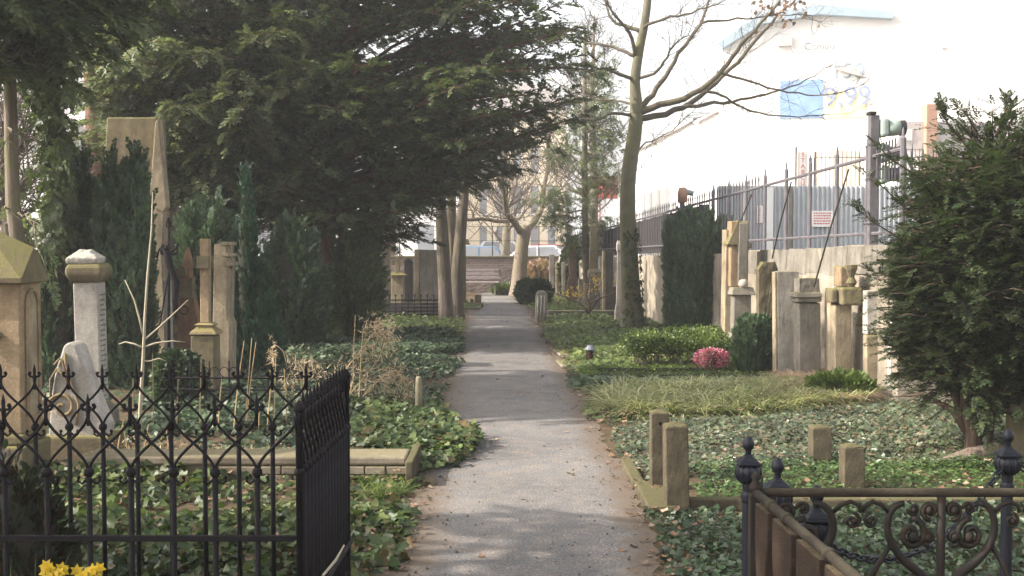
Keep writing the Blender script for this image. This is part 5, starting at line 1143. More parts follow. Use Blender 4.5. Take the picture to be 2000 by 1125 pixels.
# right pale slabs
Y = 12.55; b = base_at(1716, Y); t = thing('stepped_slab', 'pale stepped stone block nearest the wall corner', 'gravestone', b); q = lambda x, y: xz(x, y, Y, b)
MB().box(q(1703, 0)[0], q(1728, 0)[0], 0, .13, -.05, q(0, 655)[1]).build('slab', M['sand_l'], t, bevel=.01); MB().box(q(1706, 0)[0], q(1730, 0)[0], .04, .2, q(0, 654)[1], q(0, 568)[1]).build('upper_slab', M['white'], t, bevel=.01)
Y = 12.2; b = base_at(1765, Y); o = MB().box(-.13, .25, 0, .12, -.05, P(0, 630, Y).z).build('white_slab', M['white'], None, b, bevel=.01); tag(o, 'white stone slab half hidden behind the large right shrub', 'gravestone')
# big irregular wall scar stone near clipped yew (exposed render edge)
# ---- far right gravestones
def column(name, label, px, Y, yt, w, mat, capw=1.5, base=.35, urn=False, group=None):
    b = base_at(px, Y); t = thing(name, label, 'gravestone', b, group); zt = P(0, yt, Y).z; r = w / 2 / F * Y
    MB().sq([(r, base), (r * .95, zt - .3), (r * .92, zt - .25)]).build('shaft', mat, t, bevel=.01)
    MB().sq([(r * capw, -.05), (r * capw, base * .6), (r * 1.15, base)]).build('base', mat, t, bevel=.012)
    MB().sq([(r, zt - .25), (r * 1.35, zt - .2), (r * 1.4, zt - .08), (r * 1.0, zt)]).build('cap', mat, t, bevel=.01)
    if urn: MB().lathe([(.04, zt), (.1, zt + .1), (.12, zt + .2), (.05, zt + .3), (.02, zt + .36)], n=10).build('urn', mat, t, smooth=True)
    return t
column('granite_column', 'red granite column gravestone with light cap by the far right wall', 1120, 31, 460, 15, M['granite'], 1.6, .75)
column('gravestone', 'grey pedestal with slender stone post between slim trunk and bare tree', 1160, 27.5, 525, 18, M['grey'], 1.2, .5)
b = base_at(1159, 27.6); o = MB().sq([(.10, P(0, 527, 27.6).z), (.07, P(0, 440, 27.6).z), (.03, P(0, 436, 27.6).z)]).build('stone_shaft', M['sand_m'], None, (b[0], b[1], 0), bevel=.01); tag(o, 'slender tapered shaft standing on the grey pedestal right of the slim trunk', 'gravestone')
stonebox('dark_gravestone', 'dark granite gravestone with side column left of the bare tree', 1183, 1198, 490, 25.6, M['dark'], .25, side=.06)
stonebox('gravestone', 'dark broad gravestone half hidden behind the bare tree trunk', 1196, 1212, 560, 26.2, M['dark'], .3)
column('white_pillar', 'thin pale pillar touching the left side of the bare tree trunk', 1207, 24.2, 470, 8, M['white'], 1.6, .4)
stonebox('gravestone', 'narrow pale gravestone at the far end of the right wall', 1073, 1083, 497, 34.5, M['pale'], .2)
stonebox('gravestone', 'beige gravestone between the narrow pale stone and the red granite column', 1086, 1093, 512, 34, M['sand_l'], .25)
stonebox('gravestone', 'grey narrow gravestone left of the red granite column', 1098, 1105, 512, 33.2, M['grey'], .2)
stonebox('gravestone', 'low pale stone right of the red granite column', 1131, 1140, 545, 30, M['pale'], .2)
stonebox('gravestone', 'sunlit white stone strip behind the grey pedestal', 1170, 1180, 500, 28, M['white'], .2)
# small fluted stone with kerb by path
Y = 24.4; b = base_at(1057, Y); t = thing('fluted_post', 'short pale fluted stone post at the right path edge', 'post', b); zt = P(0, 568, Y).z
MB().box(-.13, .13, 0, .2, -.05, zt - .08).prism([(-.13, zt - .08), (.13, zt - .08), (.06, zt), (-.06, zt)], .0, .2).build('block', M['pale'], t, bevel=.015)
for x in (-.07, 0, .07): MB().tube([Vector((x, -.005, 0)), Vector((x, -.005, zt - .1))], .022, 8).build('flute', M['pale'], t, smooth=True)
b = (P(1070, 600, 25).x, 25.2, 0); o = MB().box(0, 1.75, 0, .16, -.03, .20).build('dark_kerb', M['dark'], None, b, bevel=.015); tag(o, 'dark stone kerb running from the fluted post to the bare tree', 'kerb')
# wooden rod between
b = Vector((P(1070, 575, 24.6).x, 24.6, 0)); t = thing('leafless_shrub', 'low leafless shrub spreading thin branches before the dark kerb', 'shrub', (P(1150, 600, 24.4).x, 24.4, 0)); m = MB(); bb = Vector(t.location)
for q in ([(1150, 612), (1130, 590), (1100, 578), (1068, 568)], [(1150, 612), (1155, 590), (1180, 580), (1212, 565)], [(1150, 612), (1150, 590), (1145, 575), (1150, 560)], [(1150, 612), (1162, 595), (1170, 580), (1168, 562)]):
    pts = smoothline([P(x, y, 24.4) - bb for x, y in q], 2); m.tube(pts, [.03 * (1 - .7 * i / (len(pts) - 1)) for i in range(len(pts))], 5); twigs(m, pts, None, 7, .35, 0, .007, .4)
m.build('branches', M['twig'], t, smooth=True)
# forsythia
def flowers(name, label, pts, Y, mat, n, size, stems=True):
    b = Vector((P(pts[0][0], 500, Y).x, Y, 0)); t = thing(name, label, 'flowers', tuple(b)); m = MB(); pos = []
    for (x, y, sx, sy, k) in pts:
        q = P(x, y, Y) - b
        for _ in range(4): e = q + Vector((random.gauss(0, sx / F * Y), random.gauss(0, .1), random.gauss(0, sy / F * Y))); m.tube([Vector((q.x * .6, 0, 0)), Vector((q.x * .9, 0, q.z * .6)), e], [.008, .006, .003], 4)
        for _ in range(k): pos.append(tuple(q + Vector((random.gauss(0, sx / F * Y), random.gauss(0, .12), random.gauss(0, sy / F * Y)))))
    m.build('stem', M['twig'] if stems else M['ivy'], t, smooth=True)
    stamp('blossom', PETAL[0], PETAL[1], np.array(pos), frames(rvec(len(pos)), rvec(len(pos))), size * rng.uniform(.6, 1.3, len(pos)), mat, t)
flowers('forsythia', 'yellow flowering forsythia among the far right gravestones', [(1110, 575, 10, 6, 70), (1135, 570, 8, 8, 60), (1165, 545, 6, 6, 60), (1195, 555, 10, 4, 60), (1162, 565, 8, 5, 30)], 27, M['forsythia'], 1, .05)
def daffodils(label, pts, Y):
    b = Vector((P(pts[0][0], 1120, Y).x, Y, 0)); t = thing('daffodils', label, 'flowers', tuple(b), None); st = MB()
    for (x, y) in pts:
        c = P(x, y, Y + random.uniform(-.04, .04)) - b; a0 = random.uniform(0, 1); fl = MB(); st.tube([Vector((c.x, c.y, 0)), Vector((c.x + .005, c.y, c.z - .02)), c], .003, 5)
        d = Vector((random.uniform(-.5, .5), -1, random.uniform(-.1, .4))).normalized(); u = d.orthogonal().normalized(); v = d.cross(u)
        for k in range(6):
            a = a0 + k * PI / 3; r = u * math.cos(a) + v * math.sin(a); s = u * -math.sin(a) + v * math.cos(a); fl.add([c, c + r * .013 + s * .008, c + r * .028, c + r * .013 - s * .008], [(0, 1, 2, 3)])
        fl.tube([c, c + d * .018], [.006, .010], 8).build('flower', M['yellow'], t)
    st.build('stem', M['ivy_y'], t)
    n = 40; pos = np.array([(random.uniform(-.12, .14), random.uniform(-.05, .05), 0) for _ in range(n)]); d = rng.normal(0, .18, (n, 3)); d[:, 2] = 1
    stamp('leaves', BLADE[0], BLADE[1], pos, frames(d, rvec(n)), .5, M['ivy'], t)
daffodils('bunch of small yellow daffodils between the front fence bars at the bottom left', [(90, 1105), (96, 1110), (88, 1118), (120, 1110), (116, 1120), (124, 1116), (150, 1115), (172, 1120), (180, 1113), (188, 1117), (176, 1124), (194, 1110), (160, 1124), (105, 1122)], 4.3)
# azalea
Y = 14.8; t = bush('azalea', 'bright pink flowering azalea before the box hedge', (P(1391, 700, Y).x, Y, 0), 0, 0, .18, .16, .05, P(0, 682, Y).z, 1300, M['azalea'], spray=PETAL, ssize=.034, up=.6, core=.62, lump=.7, shell=.7, topw=.75, cat='flowers', bottom=.75)
cover('ground_cover', 'green leaves and ivy around the foot of the pink azalea', 'ground cover', gp([(1330, 735), (1340, 712), (1440, 708), (1520, 725), (1520, 742)]), 500, .06, M['ivy'], OVAL, h=.1, thin=.1)
# lantern
Y = G(1153, 712).y; b = base_at(1153, Y); t = thing('grave_lantern', 'small grave lantern with zinc cap and dark red glass in the green carpet', 'lantern', b); zt = P(0, 674, Y).z
MB().lathe([(.075, zt - .07), (.08, zt - .06), (.04, zt - .01), (.03, zt)], n=12).build('cap', M['zinc'], t, smooth=False); MB().lathe([(.05, .03), (.055, zt - .07)], n=12).build('glass', M['redglass'], t, smooth=False)
MB().lathe([(.06, 0), (.06, .03)], n=12).build('base', M['black'], t)
for k in range(4): MB().box(-.005, .005, -.058, -.054, .03, zt - .07).build('strut', M['iron'], t).rotation_euler = (0, 0, k * PI / 2 + .5)
# kerbs along right path edge
for i, (px, y0) in enumerate(((1098, 712), (1092, 690), (1130, 752))):
    b = G(px, y0); o = MB().box(-.08, .10, -.4, .4, -.03, .03).build('kerb_stone', M['grey'], None, (b.x + .03, b.y, 0), bevel=.02); o.rotation_euler = (0, 0, R(4 + i * 2)); tag(o, ['pale flat kerb stone at the right path edge by the lantern', 'far flat kerb stone of the right path edge', 'near half buried kerb stone beside the box edging'][i], 'kerb')
# bollards
def bollard(px, pyb, Y, ytop, w, label, hole=False):
    b = base_at(px, Y); t = thing('stone_bollard', label, 'bollard', b, 'square mossy stone posts of the right grave'); zt = P(0, ytop, Y).z; hw = w / 2 / F * Y
    MB().sq([(hw, -.08), (hw * .98, zt - .025), (hw * .9, zt - .02), (hw * .1, zt)], 0, hw).build('shaft', M['bollard'], t, bevel=hw * .16, rough=.012)
    if hole: MB().tube([Vector((0, -.012, zt - .09)), Vector((0, .01, zt - .09))], .012, 10).build('iron_eye', M['iron'], t)
    return t
bollard(1293, 965, 7.75, 801, 36, 'left rear stone bollard at the path edge with an iron eye near its top', True)
bollard(1328, 1012, 7.15, 827, 46, 'tallest looking front stone bollard at the path edge kerb corner')
bollard(1611, 920, 8.5, 831, 38, 'farther of the two short bollards right of the black posts')
bollard(1675, 985, 7.6, 868, 41, 'nearer of the two short bollards right of the black posts')
b = G(1290, 985); b.z = 0; t = thing('path_kerb', 'narrow mossy stone kerb along the path under the front bollards', 'kerb', (.89, 7.15, 0))
MB().box(-.03, .16, -.02, .75, -.05, .07).build('kerb_stone', M['bollard'], t, bevel=.012); MB().box(-.04, .05, .78, 1.7, -.05, .05).build('kerb_edge', M['bollard'], t, bevel=.012)
o = MB().box(.0, 3.2, 0, .09, -.05, .10).build('cross_kerb', M['bollard'], None, (1.13, 7.2, 0), bevel=.012); tag(o, 'long thin stone kerb crossing the right bed behind the black posts', 'kerb')
Y = 8.6; b = base_at(1995, Y); o = MB().prism([(-.1, -.05), (.1, -.05), (.1, .55), (.0, .62), (-.1, .55)], 0, .1).build('small_gravestone', M['sand_m'], None, (P(1998, 800, Y).x, Y, 0), bevel=.01); tag(o, 'small yellow mossy gravestone peeking in at the right edge', 'gravestone')
# ---------------------------------------------------------------- left wrought iron fence
Y1, Y2 = 4.37, 5.44; XC = (582 - 1000) / F * Y1; gap = .163
zb, zs = .855, 1.085     # knob height and top of the ogee
fence = thing('iron_fence', 'black wrought iron grave fence with ogee arches and fleur points at the lower left', 'fence', (XC, Y1, 0))
def picket_mesh():
    m = MB(); m.tube([Vector((0, 0, -.05)), Vector((0, 0, zb))], .0115, 8); m.ball((0, 0, zb), .021, 10)
    for s in (-1, 1):
        m.tube([Vector((s * .008, 0, zb - .03)), Vector((s * .028, 0, zb - .045)), Vector((s * .042, 0, zb - .035)), Vector((s * .040, 0, zb - .02))], [.006, .005, .005, .006], 5); m.ball((s * .040, 0, zb - .02), .008, 6)
        m.tube([Vector((s * gap * (1 - math.cos(PI * t)) / 2, s * .004, zb + (zs - zb) * (t + .0 * math.sin(2 * PI * t)))) for t in np.linspace(0, 1, 15)], .0062, 6)
    return m
def finial_mesh():
    m = MB(); z = zs; m.lathe([(.006, z - .05), (.008, z), (.012, z + .01), (.007, z + .02), (.008, z + .045), (.001, z + .075)], n=8)
    for s in (-1, 1): m.tube([Vector((0, 0, z + .012)), Vector((s * .02, 0, z + .014)), Vector((s * .028, 0, z + .026)), Vector((s * .024, 0, z + .034))], [.006, .006, .006, .005], 6); m.ball((s * .022, 0, z + .03), .0085, 6)
    return m
pm = picket_mesh().build('picket', M['iron'], fence, smooth=True); fm = finial_mesh().build('finial', M['iron'], pm, smooth=True)
first = True
def put(x, y, rz):
    global first
    if first: p = pm; f = fm; first = False
    else: p = pm.copy(); COL.objects.link(p); p.parent = fence; f = fm.copy(); COL.objects.link(f); f.parent = p
    p.location = (x, y, 0); p.rotation_euler = (0, 0, rz)
for k in range(1, 14): put(-k * gap, random.uniform(-.006, .006), random.uniform(-.03, .03))
XB = (675 - 1000) / F * Y2 - XC
for k in range(1, 15): put(XB - k * gap - .03, Y2 - Y1 + random.uniform(-.006, .006), random.uniform(-.03, .03))
D = Y2 - Y1; nside = 14
for k in range(1, nside + 1): put(XB * k / (nside + .6), D * k / (nside + .6), PI / 2 - .02)
for (x, y) in ((0, 0), (XB, D)):
    c = MB(); c.lathe([(.015, -.05), (.015, zs), (.024, zs + .01), (.022, zs + .025), (.008, zs + .045), (.001, zs + .05)], n=10); c.ball((0, 0, zb), .022); c.build('corner_post', M['iron'], fence, smooth=True).location = (x, y, 0)
zr = .60
MB().box(-14 * gap, -.016, -.022, -.008, zr - .012, zr + .012).build('front_rail', M['iron'], fence, bevel=.003); MB().box(XB - 15 * gap, XB - .016, D + .01, D + .024, .30, .32).build('back_rail', M['iron'], fence, bevel=.003)
MB().tube([Vector((.02, .02, .30)), Vector((XB + .02, D, .30))], .010, 6).tube([Vector((-.005, .02, .16)), Vector((XB, D, .16))], .010, 6).build('side_rail', M['iron'], fence)
# pale twig lying against the side
o = MB().tube([P(630, 1125, 4.5), P(655, 1095, 4.6), P(672, 1065, 4.7)], [.006, .006, .004], 5).build('pale_stick', M['bark_white'], None); tag(o, 'pale stick leaning on the right side of the wrought iron fence', 'stick')

# ---------------------------------------------------------------- right cast iron posts with chains
def cast_post(x, y, label):
    t = thing('iron_post', label, 'post', (x, y, 0), 'blue black cast iron chain posts'); z = 1.04
    MB().lathe([(.028, -.05), (.028, .12), (.040, .14), (.040, .17), (.026, .19), (.0225, .35), (.021, .80), (.026, .81), (.026, .83), (.020, .84), (.022, .87)], n=12).build('shaft', M['iron_b'], t, smooth=False, bevel=.002)
    MB().lathe([(.022, .87), (.040, .885), (.047, .905), (.046, .925), (.034, .938)], n=16).build('bulb', M['iron_b'], t, smooth=True)
    rb = MB()
    for k in range(14): a = 2 * PI * k / 14; rb.tube([Vector((r * math.cos(a), r * math.sin(a), z_)) for r, z_ in ((.024, .872), (.040, .888), (.0465, .905), (.0455, .922), (.036, .934))], .0042, 5)
    rb.build('rib', M['iron_b'], t, smooth=True)
    MB().sq([(.034, .938), (.039, .940), (.039, .947), (.034, .948), (.034, .953), (.029, .955), (.024, .962), (.014, .968), (.012, .976)]).build('cap', M['iron_b'], t, bevel=.002)
    m = MB(); pr_ = [(.008, .972), (.011, .98)] + [(.0205 * math.sin(PI * u) ** .75 + .001, .982 + .062 * u) for u in np.linspace(.12, .98, 9)]; m.lathe(pr_, n=14); m.build('finial', M['iron_b'], t, smooth=True)
    return t
posts = [((465) / F * 4.1, 4.1, 'black cast iron post with egg finial at the corner where the rusty rails meet'), (523 / F * 3.69, 3.69, 'black cast iron post whose egg finial stands just above the horizontal rail'),
         (600 / F * 3.27, 3.27, 'black cast iron post mostly hidden below the horizontal rail'), (975 / F * 4.26, 4.26, 'black cast iron post with egg finial at the right edge')]
for p in posts: cast_post(*p)
def chain(label, a, e, sag, loc=(0, 0, 0)):
    a = Vector(a); e = Vector(e); n = int((e - a).length * 1.08 / .036); m = MB(); pts = []
    for i in range(n + 1): t = i / n; p = a.lerp(e, t); p.z -= sag * 4 * t * (1 - t); pts.append(p)
    for i in range(n):
        c = (pts[i] + pts[i + 1]) / 2; d = (pts[i + 1] - pts[i]).normalized(); u = d.orthogonal().normalized(); v = d.cross(u)
        if i % 2: u = v
        m.tube([c + d * .026 * math.cos(q) + u * .012 * math.sin(q) - a for q in np.linspace(0, 2 * PI, 11)[:-1]], .0042, 5, True)
    o = m.build('iron_chain', M['iron_b'], None, tuple(a), True); tag(o, label, 'chain', 'chains between the cast iron posts')
X0, X1, X2, X3 = [p[0] for p in posts]
chain('short black chain between the corner post and the next post', (X0 + .035, 4.08, .90), (X1 - .01, 3.73, .88), .05)
chain('black chain sagging from the half hidden post to the right edge post', (X2 + .04, 3.29, .86), (X3 - .03, 4.24, .90), .16)
chain('black chain running from the half hidden post toward the bottom of the frame', (X2 + .035, 3.22, .80), (X2 + .36, 2.4, .62), .06)
chain('black chain leading right from the edge post out of the frame', (X3 + .04, 4.26, .90), (X3 + 1.0, 4.1, .9), .12)
# ---- rusty railing with scrolls
cx, cy, zr = 480 / F * 3.15, 3.15, 1.045 - .0
rl = thing('scroll_railing', 'rusty cast iron grave railing with scroll panels at the lower right', 'railing', (cx, cy, 0)); zr = P(0, 962, cy).z
MB().tube([Vector((0, 0, zr)), Vector((1.6, 0, zr))], .0125, 10).build('top_rail', M['pipe'], rl, smooth=True)
e1 = P(1668, 1130, 2.36); Dy = e1.y - cy; k_ = 1.6
e1 = Vector(((e1.x - cx) * k_, Dy * k_, 0)); m = MB(); m.tube([Vector((0, 0, zr)), Vector((e1.x, e1.y, zr))], .0125, 10)
for u in (.13, .24, .5): q = Vector((e1.x * u, e1.y * u, zr)); m.tube([q - e1.normalized() * .012, q + e1.normalized() * .012], .0165, 10)
m.build('side_rail', M['pipe'], rl, smooth=True)
MB().box(-.018, .018, -.018, .018, -.05, zr - .005).build('corner_post', M['iron_r'], rl, bevel=.003); MB().lathe([(.016, zr), (.018, zr + .02), (.008, zr + .035), (.014, zr + .045), (.004, zr + .06)], n=10).build('corner_knob', M['iron_r'], rl, smooth=True)
def spiral(m, c, r0, turns, a0, sgn, th=.006, plane=None):
    pts = []
    for i in range(22):
        t = i / 21; a = a0 + sgn * turns * 2 * PI * t; r = r0 * (1 - .82 * t); pts.append(Vector((c[0] + r * math.cos(a), 0, c[1] + r * math.sin(a))))
    m.tube(pts, [th * (1 - .2 * i / 21) for i in range(22)], 6); m.ball((pts[-1].x, 0, pts[-1].z), th * 1.7, 6)
def lyre(sides=(-1, 1)):
    """one scroll ornament, centred on its bar, hanging from the rail at z=0"""
    m = MB(); m.box(-.011, .011, -.008, .008, -.50, .012)
    for s in sides:
        big = [(.008, -.31), (.05, -.245), (.11, -.20), (.155, -.15), (.172, -.10), (.165, -.055), (.145, -.03), (.12, -.022)]
        m.tube(smoothline([Vector((s * x, 0, z)) for x, z in big], 2), [.014, .014, .014, .014, .014, .013, .013, .0125, .012, .012, .011, .011, .010, .009, .008], 7)
        spiral(m, (s * .095, -.115), .048, 1.4, PI / 2 if s > 0 else PI / 2, s, .011)
        spiral(m, (s * .036, -.045), .028, 1.3, -PI / 2, s, .0085); spiral(m, (s * .040, -.125), .024, 1.3, -PI / 2, s, .0085)
        spiral(m, (s * .088, -.04), .020, 1.2, PI, -s, .006)
        m.tube([Vector((s * .01, 0, -.42)), Vector((s * .06, 0, -.34)), Vector((s * .04, 0, -.27)), Vector((s * .02, 0, -.30))], [.009, .008, .007, .006], 6)
        m.tube([Vector((s * .17, 0, -.05)), Vector((s * .19, 0, -.03)), Vector((s * .22, 0, -.018)), Vector((s * .245, 0, -.03)), Vector((s * .25, 0, -.05))], .0065, 6)
        spiral(m, (s * .225, -.075), .024, 1.3, PI / 2, -s, .006); m.tube([Vector((s * .165, 0, -.15)), Vector((s * .21, 0, -.22)), Vector((s * .25, 0, -.30)), Vector((s * .25, 0, -.48))], .008, 6)
    return m
ly = lyre().build('scroll_panel', M['iron_r'], rl, smooth=True); bx = (1846 - 1000) / F * cy - cx; ly.location = (bx, 0, zr - .008)
ly.scale = (.87, 1, .95); l3 = ly.copy(); COL.objects.link(l3); l3.parent = rl; l3.location = (bx + .45, 0, zr - .008)
half = lyre((1,)).build('scroll_panel', M['iron_r'], rl, smooth=True); half.location = (.045, 0, zr - .008); half.scale = (1, 1, .95)
MB().box(.02, 1.6, -.006, .006, zr - .53, zr - .51).build('lower_rail', M['iron_r'], rl)
# side panels: broad rusty cast plates with gaps
ang = math.atan2(e1.y, e1.x)
for k, (u0, u1) in enumerate(((.03, .13), (.165, .30), (.33, .47), (.50, .64), (.67, .80))):
    L = e1.length; m = MB(); w_ = (u1 - u0) * L
    m.prism([(0, -.5), (w_, -.5), (w_, -.30), (w_ * .8, -.2), (w_, -.10), (w_, -.02), (0, -.02), (0, -.12), (w_ * .12, -.22), (0, -.32)], -.012, .012)
    o = m.build('side_plate', M['rust'], rl, bevel=.004); o.location = (e1.x * u0, e1.y * u0, zr); o.rotation_euler = (0, 0, ang)

# ---------------------------------------------------------------- traffic signal above the wall
Y = 13.1; b = base_at(1703, Y); t = thing('traffic_signal', 'grey traffic signal post with three hooded lamps facing right behind the wall railing', 'traffic light', b)
zt = P(0, 225, Y).z; MB().box(-.05, .06, -.04, .06, 0, zt).build('pole', M['steel'], t, bevel=.01); MB().box(-.065, .02, -.05, .07, zt + .001, zt + .04).build('pole_cap', M['pipe'], t, bevel=.008)
for k, yy in enumerate((250, 300, 341)):
    z = P(0, yy, Y).z; x0 = .065
    MB().box(x0, x0 + .09, -.11, .09, z - .105, z + .105).build('lamp_housing', M['signal'], t, bevel=.03)
    m = MB(); n = 16; r0, r1 = (.098, .082) if k == 0 else (.085, .075)
    for j, xx in enumerate((x0 + .09, x0 + .27)):
        for i in range(n): a = 2 * PI * i / n; m.v.append((xx, -.01 + (r0, r1)[j] * math.cos(a), z + (r0, r1)[j] * math.sin(a)))
    for i in range(n): m.f.append((i, (i + 1) % n, n + (i + 1) % n, n + i))
    o = m.build('visor', M['signal'] if k == 0 else M['steel'], t, smooth=True); sm = o.modifiers.new('s', 'SOLIDIFY'); sm.thickness = .006
    MB().tube([Vector((x0 + .10, -.01, z)), Vector((x0 + .11, -.01, z))], .07, 14).build('lens', M['black'], t)
    MB().tube([Vector((x0 + .225, -.012, z)), Vector((x0 + .285, -.012, z))], [.0885, .090], 18).build('dark_rim', M['black'], t)
for k in range(7): MB().box(-.005 + .034 * k, .011 + .034 * k, -.14, -.125, P(0, 352, Y).z, P(0, 284 - 2 * k, Y).z).build('slat', M['steel'], t)
# second signal farther down
Y = 21.5; b = base_at(1333, Y); t = thing('traffic_signal', 'brown backed signal head peeking over the board screen', 'traffic light', b); zt = P(0, 366, Y).z
MB().box(-.04, .04, 0, .08, 0, zt - .02).build('pole', M['steel'], t); MB().lathe([(.09, zt - .28), (.10, zt - .1), (.07, zt)], 0, .04, 12).build('lamp_housing', M['brickred'], t, smooth=True)
MB().tube([Vector((.05, .02, zt - .08)), Vector((.2, .02, zt - .12))], [.06, .05], 12).build('visor', M['signal'], t, smooth=True)

# ---------------------------------------------------------------- background
def text(s, size, loc, rot, mat, name='lettering', parent=None, ext=.01):
    cu = bpy.data.curves.new(name, 'FONT'); cu.body = s; cu.size = size; cu.extrude = ext; cu.align_x = 'CENTER'; cu.align_y = 'CENTER'
    tmp = bpy.data.objects.new('tmp', cu); COL.objects.link(tmp); bpy.context.view_layer.update()
    me = bpy.data.meshes.new_from_object(tmp.evaluated_get(bpy.context.evaluated_depsgraph_get())); bpy.data.objects.remove(tmp); me.materials.clear(); me.materials.append(mat)
    o = bpy.data.objects.new(name, me); COL.objects.link(o); o.location = loc; o.rotation_euler = rot
    if parent: o.parent = parent
    return o
# big pale building with posters, turned a little to the left
Y = 50; b = base_at(1402, Y); A = R(-14); t = thing('white_building', 'large sun bleached white building with blue roof edge and posters', 'building', b, rz=A)
ca = math.cos(A); sa = math.sin(A)
def onfac(px, py):  # local x,z on the facade plane through b rotated by A
    u = (px - 1000) / F; d = P(px, py, 1.0); # ray (d.x, 1, d.z-H)
    # point b + s*(ca,sa): b.x+s*ca = d.x*T ; Y+s*sa = T
    s = (d.x * Y - b[0]) / (ca - d.x * sa); T = Y + s * sa; return s, H + (d.z - H) * T
s1, _ = onfac(2300, 300); _, ztp = onfac(1600, 22)
MB().box(0, s1, 0, 12, -.05, ztp).build('wall', M['whitewall'], t)
m = MB(); q = [onfac(1404, 88), onfac(1482, 32), onfac(1600, 14), onfac(1748, 27), onfac(1742, 40), onfac(1600, 32), onfac(1490, 50), onfac(1412, 98)]
m.prism(q[::-1], -.5, -.05).build('roof_edge', M['bluetrim'], t)
def panel(name, px0, px1, py0, py1, mat, y=-.06): a = onfac(px0, py1); c = onfac(px1, py0); MB().box(a[0], c[0], y, -.003, a[1], c[1]).build(name, mat, t)
panel('blue_poster', 1523, 1607, 155, 232, M['posterblue']); panel('yellow_poster', 1614, 1690, 178, 230, M['posteryel']); panel('grey_vent', 1520, 1547, 72, 92, M['roofgrey'], -.3); panel('small_vent', 1838, 1848, 88, 96, M['roofgrey'], -.2)
q = onfac(1655, 190); text('9,99', 1.15, (q[0], -.09, q[1]), (R(90), 0, 0), M['bluetext'], parent=t); q = onfac(1655, 140); text('150', .95, (q[0], -.02, q[1]), (R(90), 0, 0), M['bluetrim'], parent=t)
q = onfac(1600, 90); text('Compu', .42, (q[0], -.02, q[1]), (R(90), 0, 0), M['greytext'], parent=t)
a = onfac(1638, 128); c = onfac(1680, 140); MB().prism([(a[0], a[1]), (c[0], c[1]), (c[0] + .1, c[1] - .25), (a[0] - .1, a[1] - .2)][::-1], -.3, -.05).build('lamp_arm', M['roofgrey'], t)
# receding row of white houses
def house(label, Ya, Yb, X0, X1, h, mat=M['whitewall'], nw=4, group='white houses along the street on the right'):
    t = thing('town_house', label, 'building', (X0, Ya, 0), group); dx = X1 - X0; L = Yb - Ya; w = 9
    m = MB(); m.add([(0, 0, -.05), (dx, L, -.05), (dx + w, L, -.05), (w, 0, -.05), (0, 0, h), (dx, L, h), (dx + w, L, h), (w, 0, h)], [(0, 4, 5, 1), (0, 3, 7, 4), (1, 5, 6, 2), (3, 2, 6, 7), (4, 7, 6, 5)]); m.build('wall', mat, t)
    m = MB(); m.add([(-.25, 0, h + .01), (dx - .25, L, h + .01), (dx + w / 2, L, h + 1.5), (w / 2, 0, h + 1.5), (w, 0, h + .01), (dx + w, L, h + .01), (-.25, 0, h - .12), (dx - .25, L, h - .12)], [(0, 3, 2, 1), (3, 4, 5, 2), (0, 1, 7, 6), (0, 4, 3)]); m.build('roof', M['roofgrey'], t)
    wm = MB().box(-.05, .0, -.5, .5, -.75, .75).build('window', M['paleglass'], t); first_ = True
    for j in range(nw):
        for z in np.arange(1.6, h - .8, 2.7):
            u = (j + .5) / nw; o = wm if first_ else wm.copy()
            if not first_: COL.objects.link(o); o.parent = t
            first_ = False; o.location = (dx * u - .01, L * u, z); o.rotation_euler = (0, 0, math.atan2(-dx, L))
            fr = MB().box(-.06, -.055, -.03, .03, -.75, .75).build('frame', M['whitewall'], o)
    return t
house('nearest white town house under the lower branches of the bare tree', 52, 62, 10.5, 10.1, 8.2, nw=4)
house('middle white town house with faint windows behind the bare tree', 62.3, 73, 10.1, 9.7, 8.4, nw=4)
house('farthest white town house at the left end of the street row', 73.3, 86, 9.7, 9.2, 8.4, nw=4)
# red awning sign half seen through the needles
b = base_at(1172, 48); o = MB().box(-.75, .75, 0, .3, P(0, 388, 48).z, P(0, 345, 48).z).box(-.03, .03, .1, .2, 0, P(0, 388, 48).z).build('red_sign', M['redtext'], None, b, bevel=.02); tag(o, 'red sign board on a post behind the slim conifer', 'sign')
# beige building behind far wall
def facade(name, label, px0, px1, Y, h, mat, wins, wmat, roof=True):
    b = base_at((px0 + px1) / 2, Y); hw = (px1 - px0) / 2 / F * Y; t = thing(name, label, 'building', b); MB().box(-hw, hw, 0, 10, -.05, h).build('wall', mat, t)
    if roof: MB().prism([(-hw - .2, h + .01), (hw + .2, h + .01), (hw - 1, h + 1.8), (-hw + 1, h + 1.8)], -.2, 10).build('roof', M['roofgrey'], t)
    for (x, w, z0, z1) in wins:
        o = MB().box(x - w / 2, x + w / 2, -.02, .05, z0, z1).build('window', wmat, t); MB().box(x - w / 2 - .06, x + w / 2 + .06, -.06, -.021, z0 - .1, z0).build('sill', M['whitewall'], o)
    return t
facade('beige_house', 'beige house with tall dark windows across the street behind the brick wall', 900, 1105, 70, 9.5, M['beigewall'], [(-1.85 + i * 1.05, .45, z, z + 1.7) for i in range(6) for z in (.9, 3.4, 5.9)], M['glass'])
facade('white_house', 'white house with a grey balcony glowing through the gap at the left edge', -260, 175, 46, 9.0, M['whitewall'], [(-3.2, 1.0, 1, 2.6), (-3.2, 1.0, 5, 6.6), (3.6, .9, .9, 2.4)], M['paleglass'])
Yb = 45.7; b = base_at(85, Yb); o = MB().box(-1.3, 1.6, -.9, .0, P(0, 262, Yb).z, P(0, 238, Yb).z).build('balcony', M['roofgrey'], None, (b[0], b[1] + .25, 0)); o.name = 'balcony'
for oo in bpy.data.objects:
    if oo.name.startswith('white_house') and oo.type == 'EMPTY':
        o.parent = oo; o.location = Vector(o.location) - Vector(oo.location)
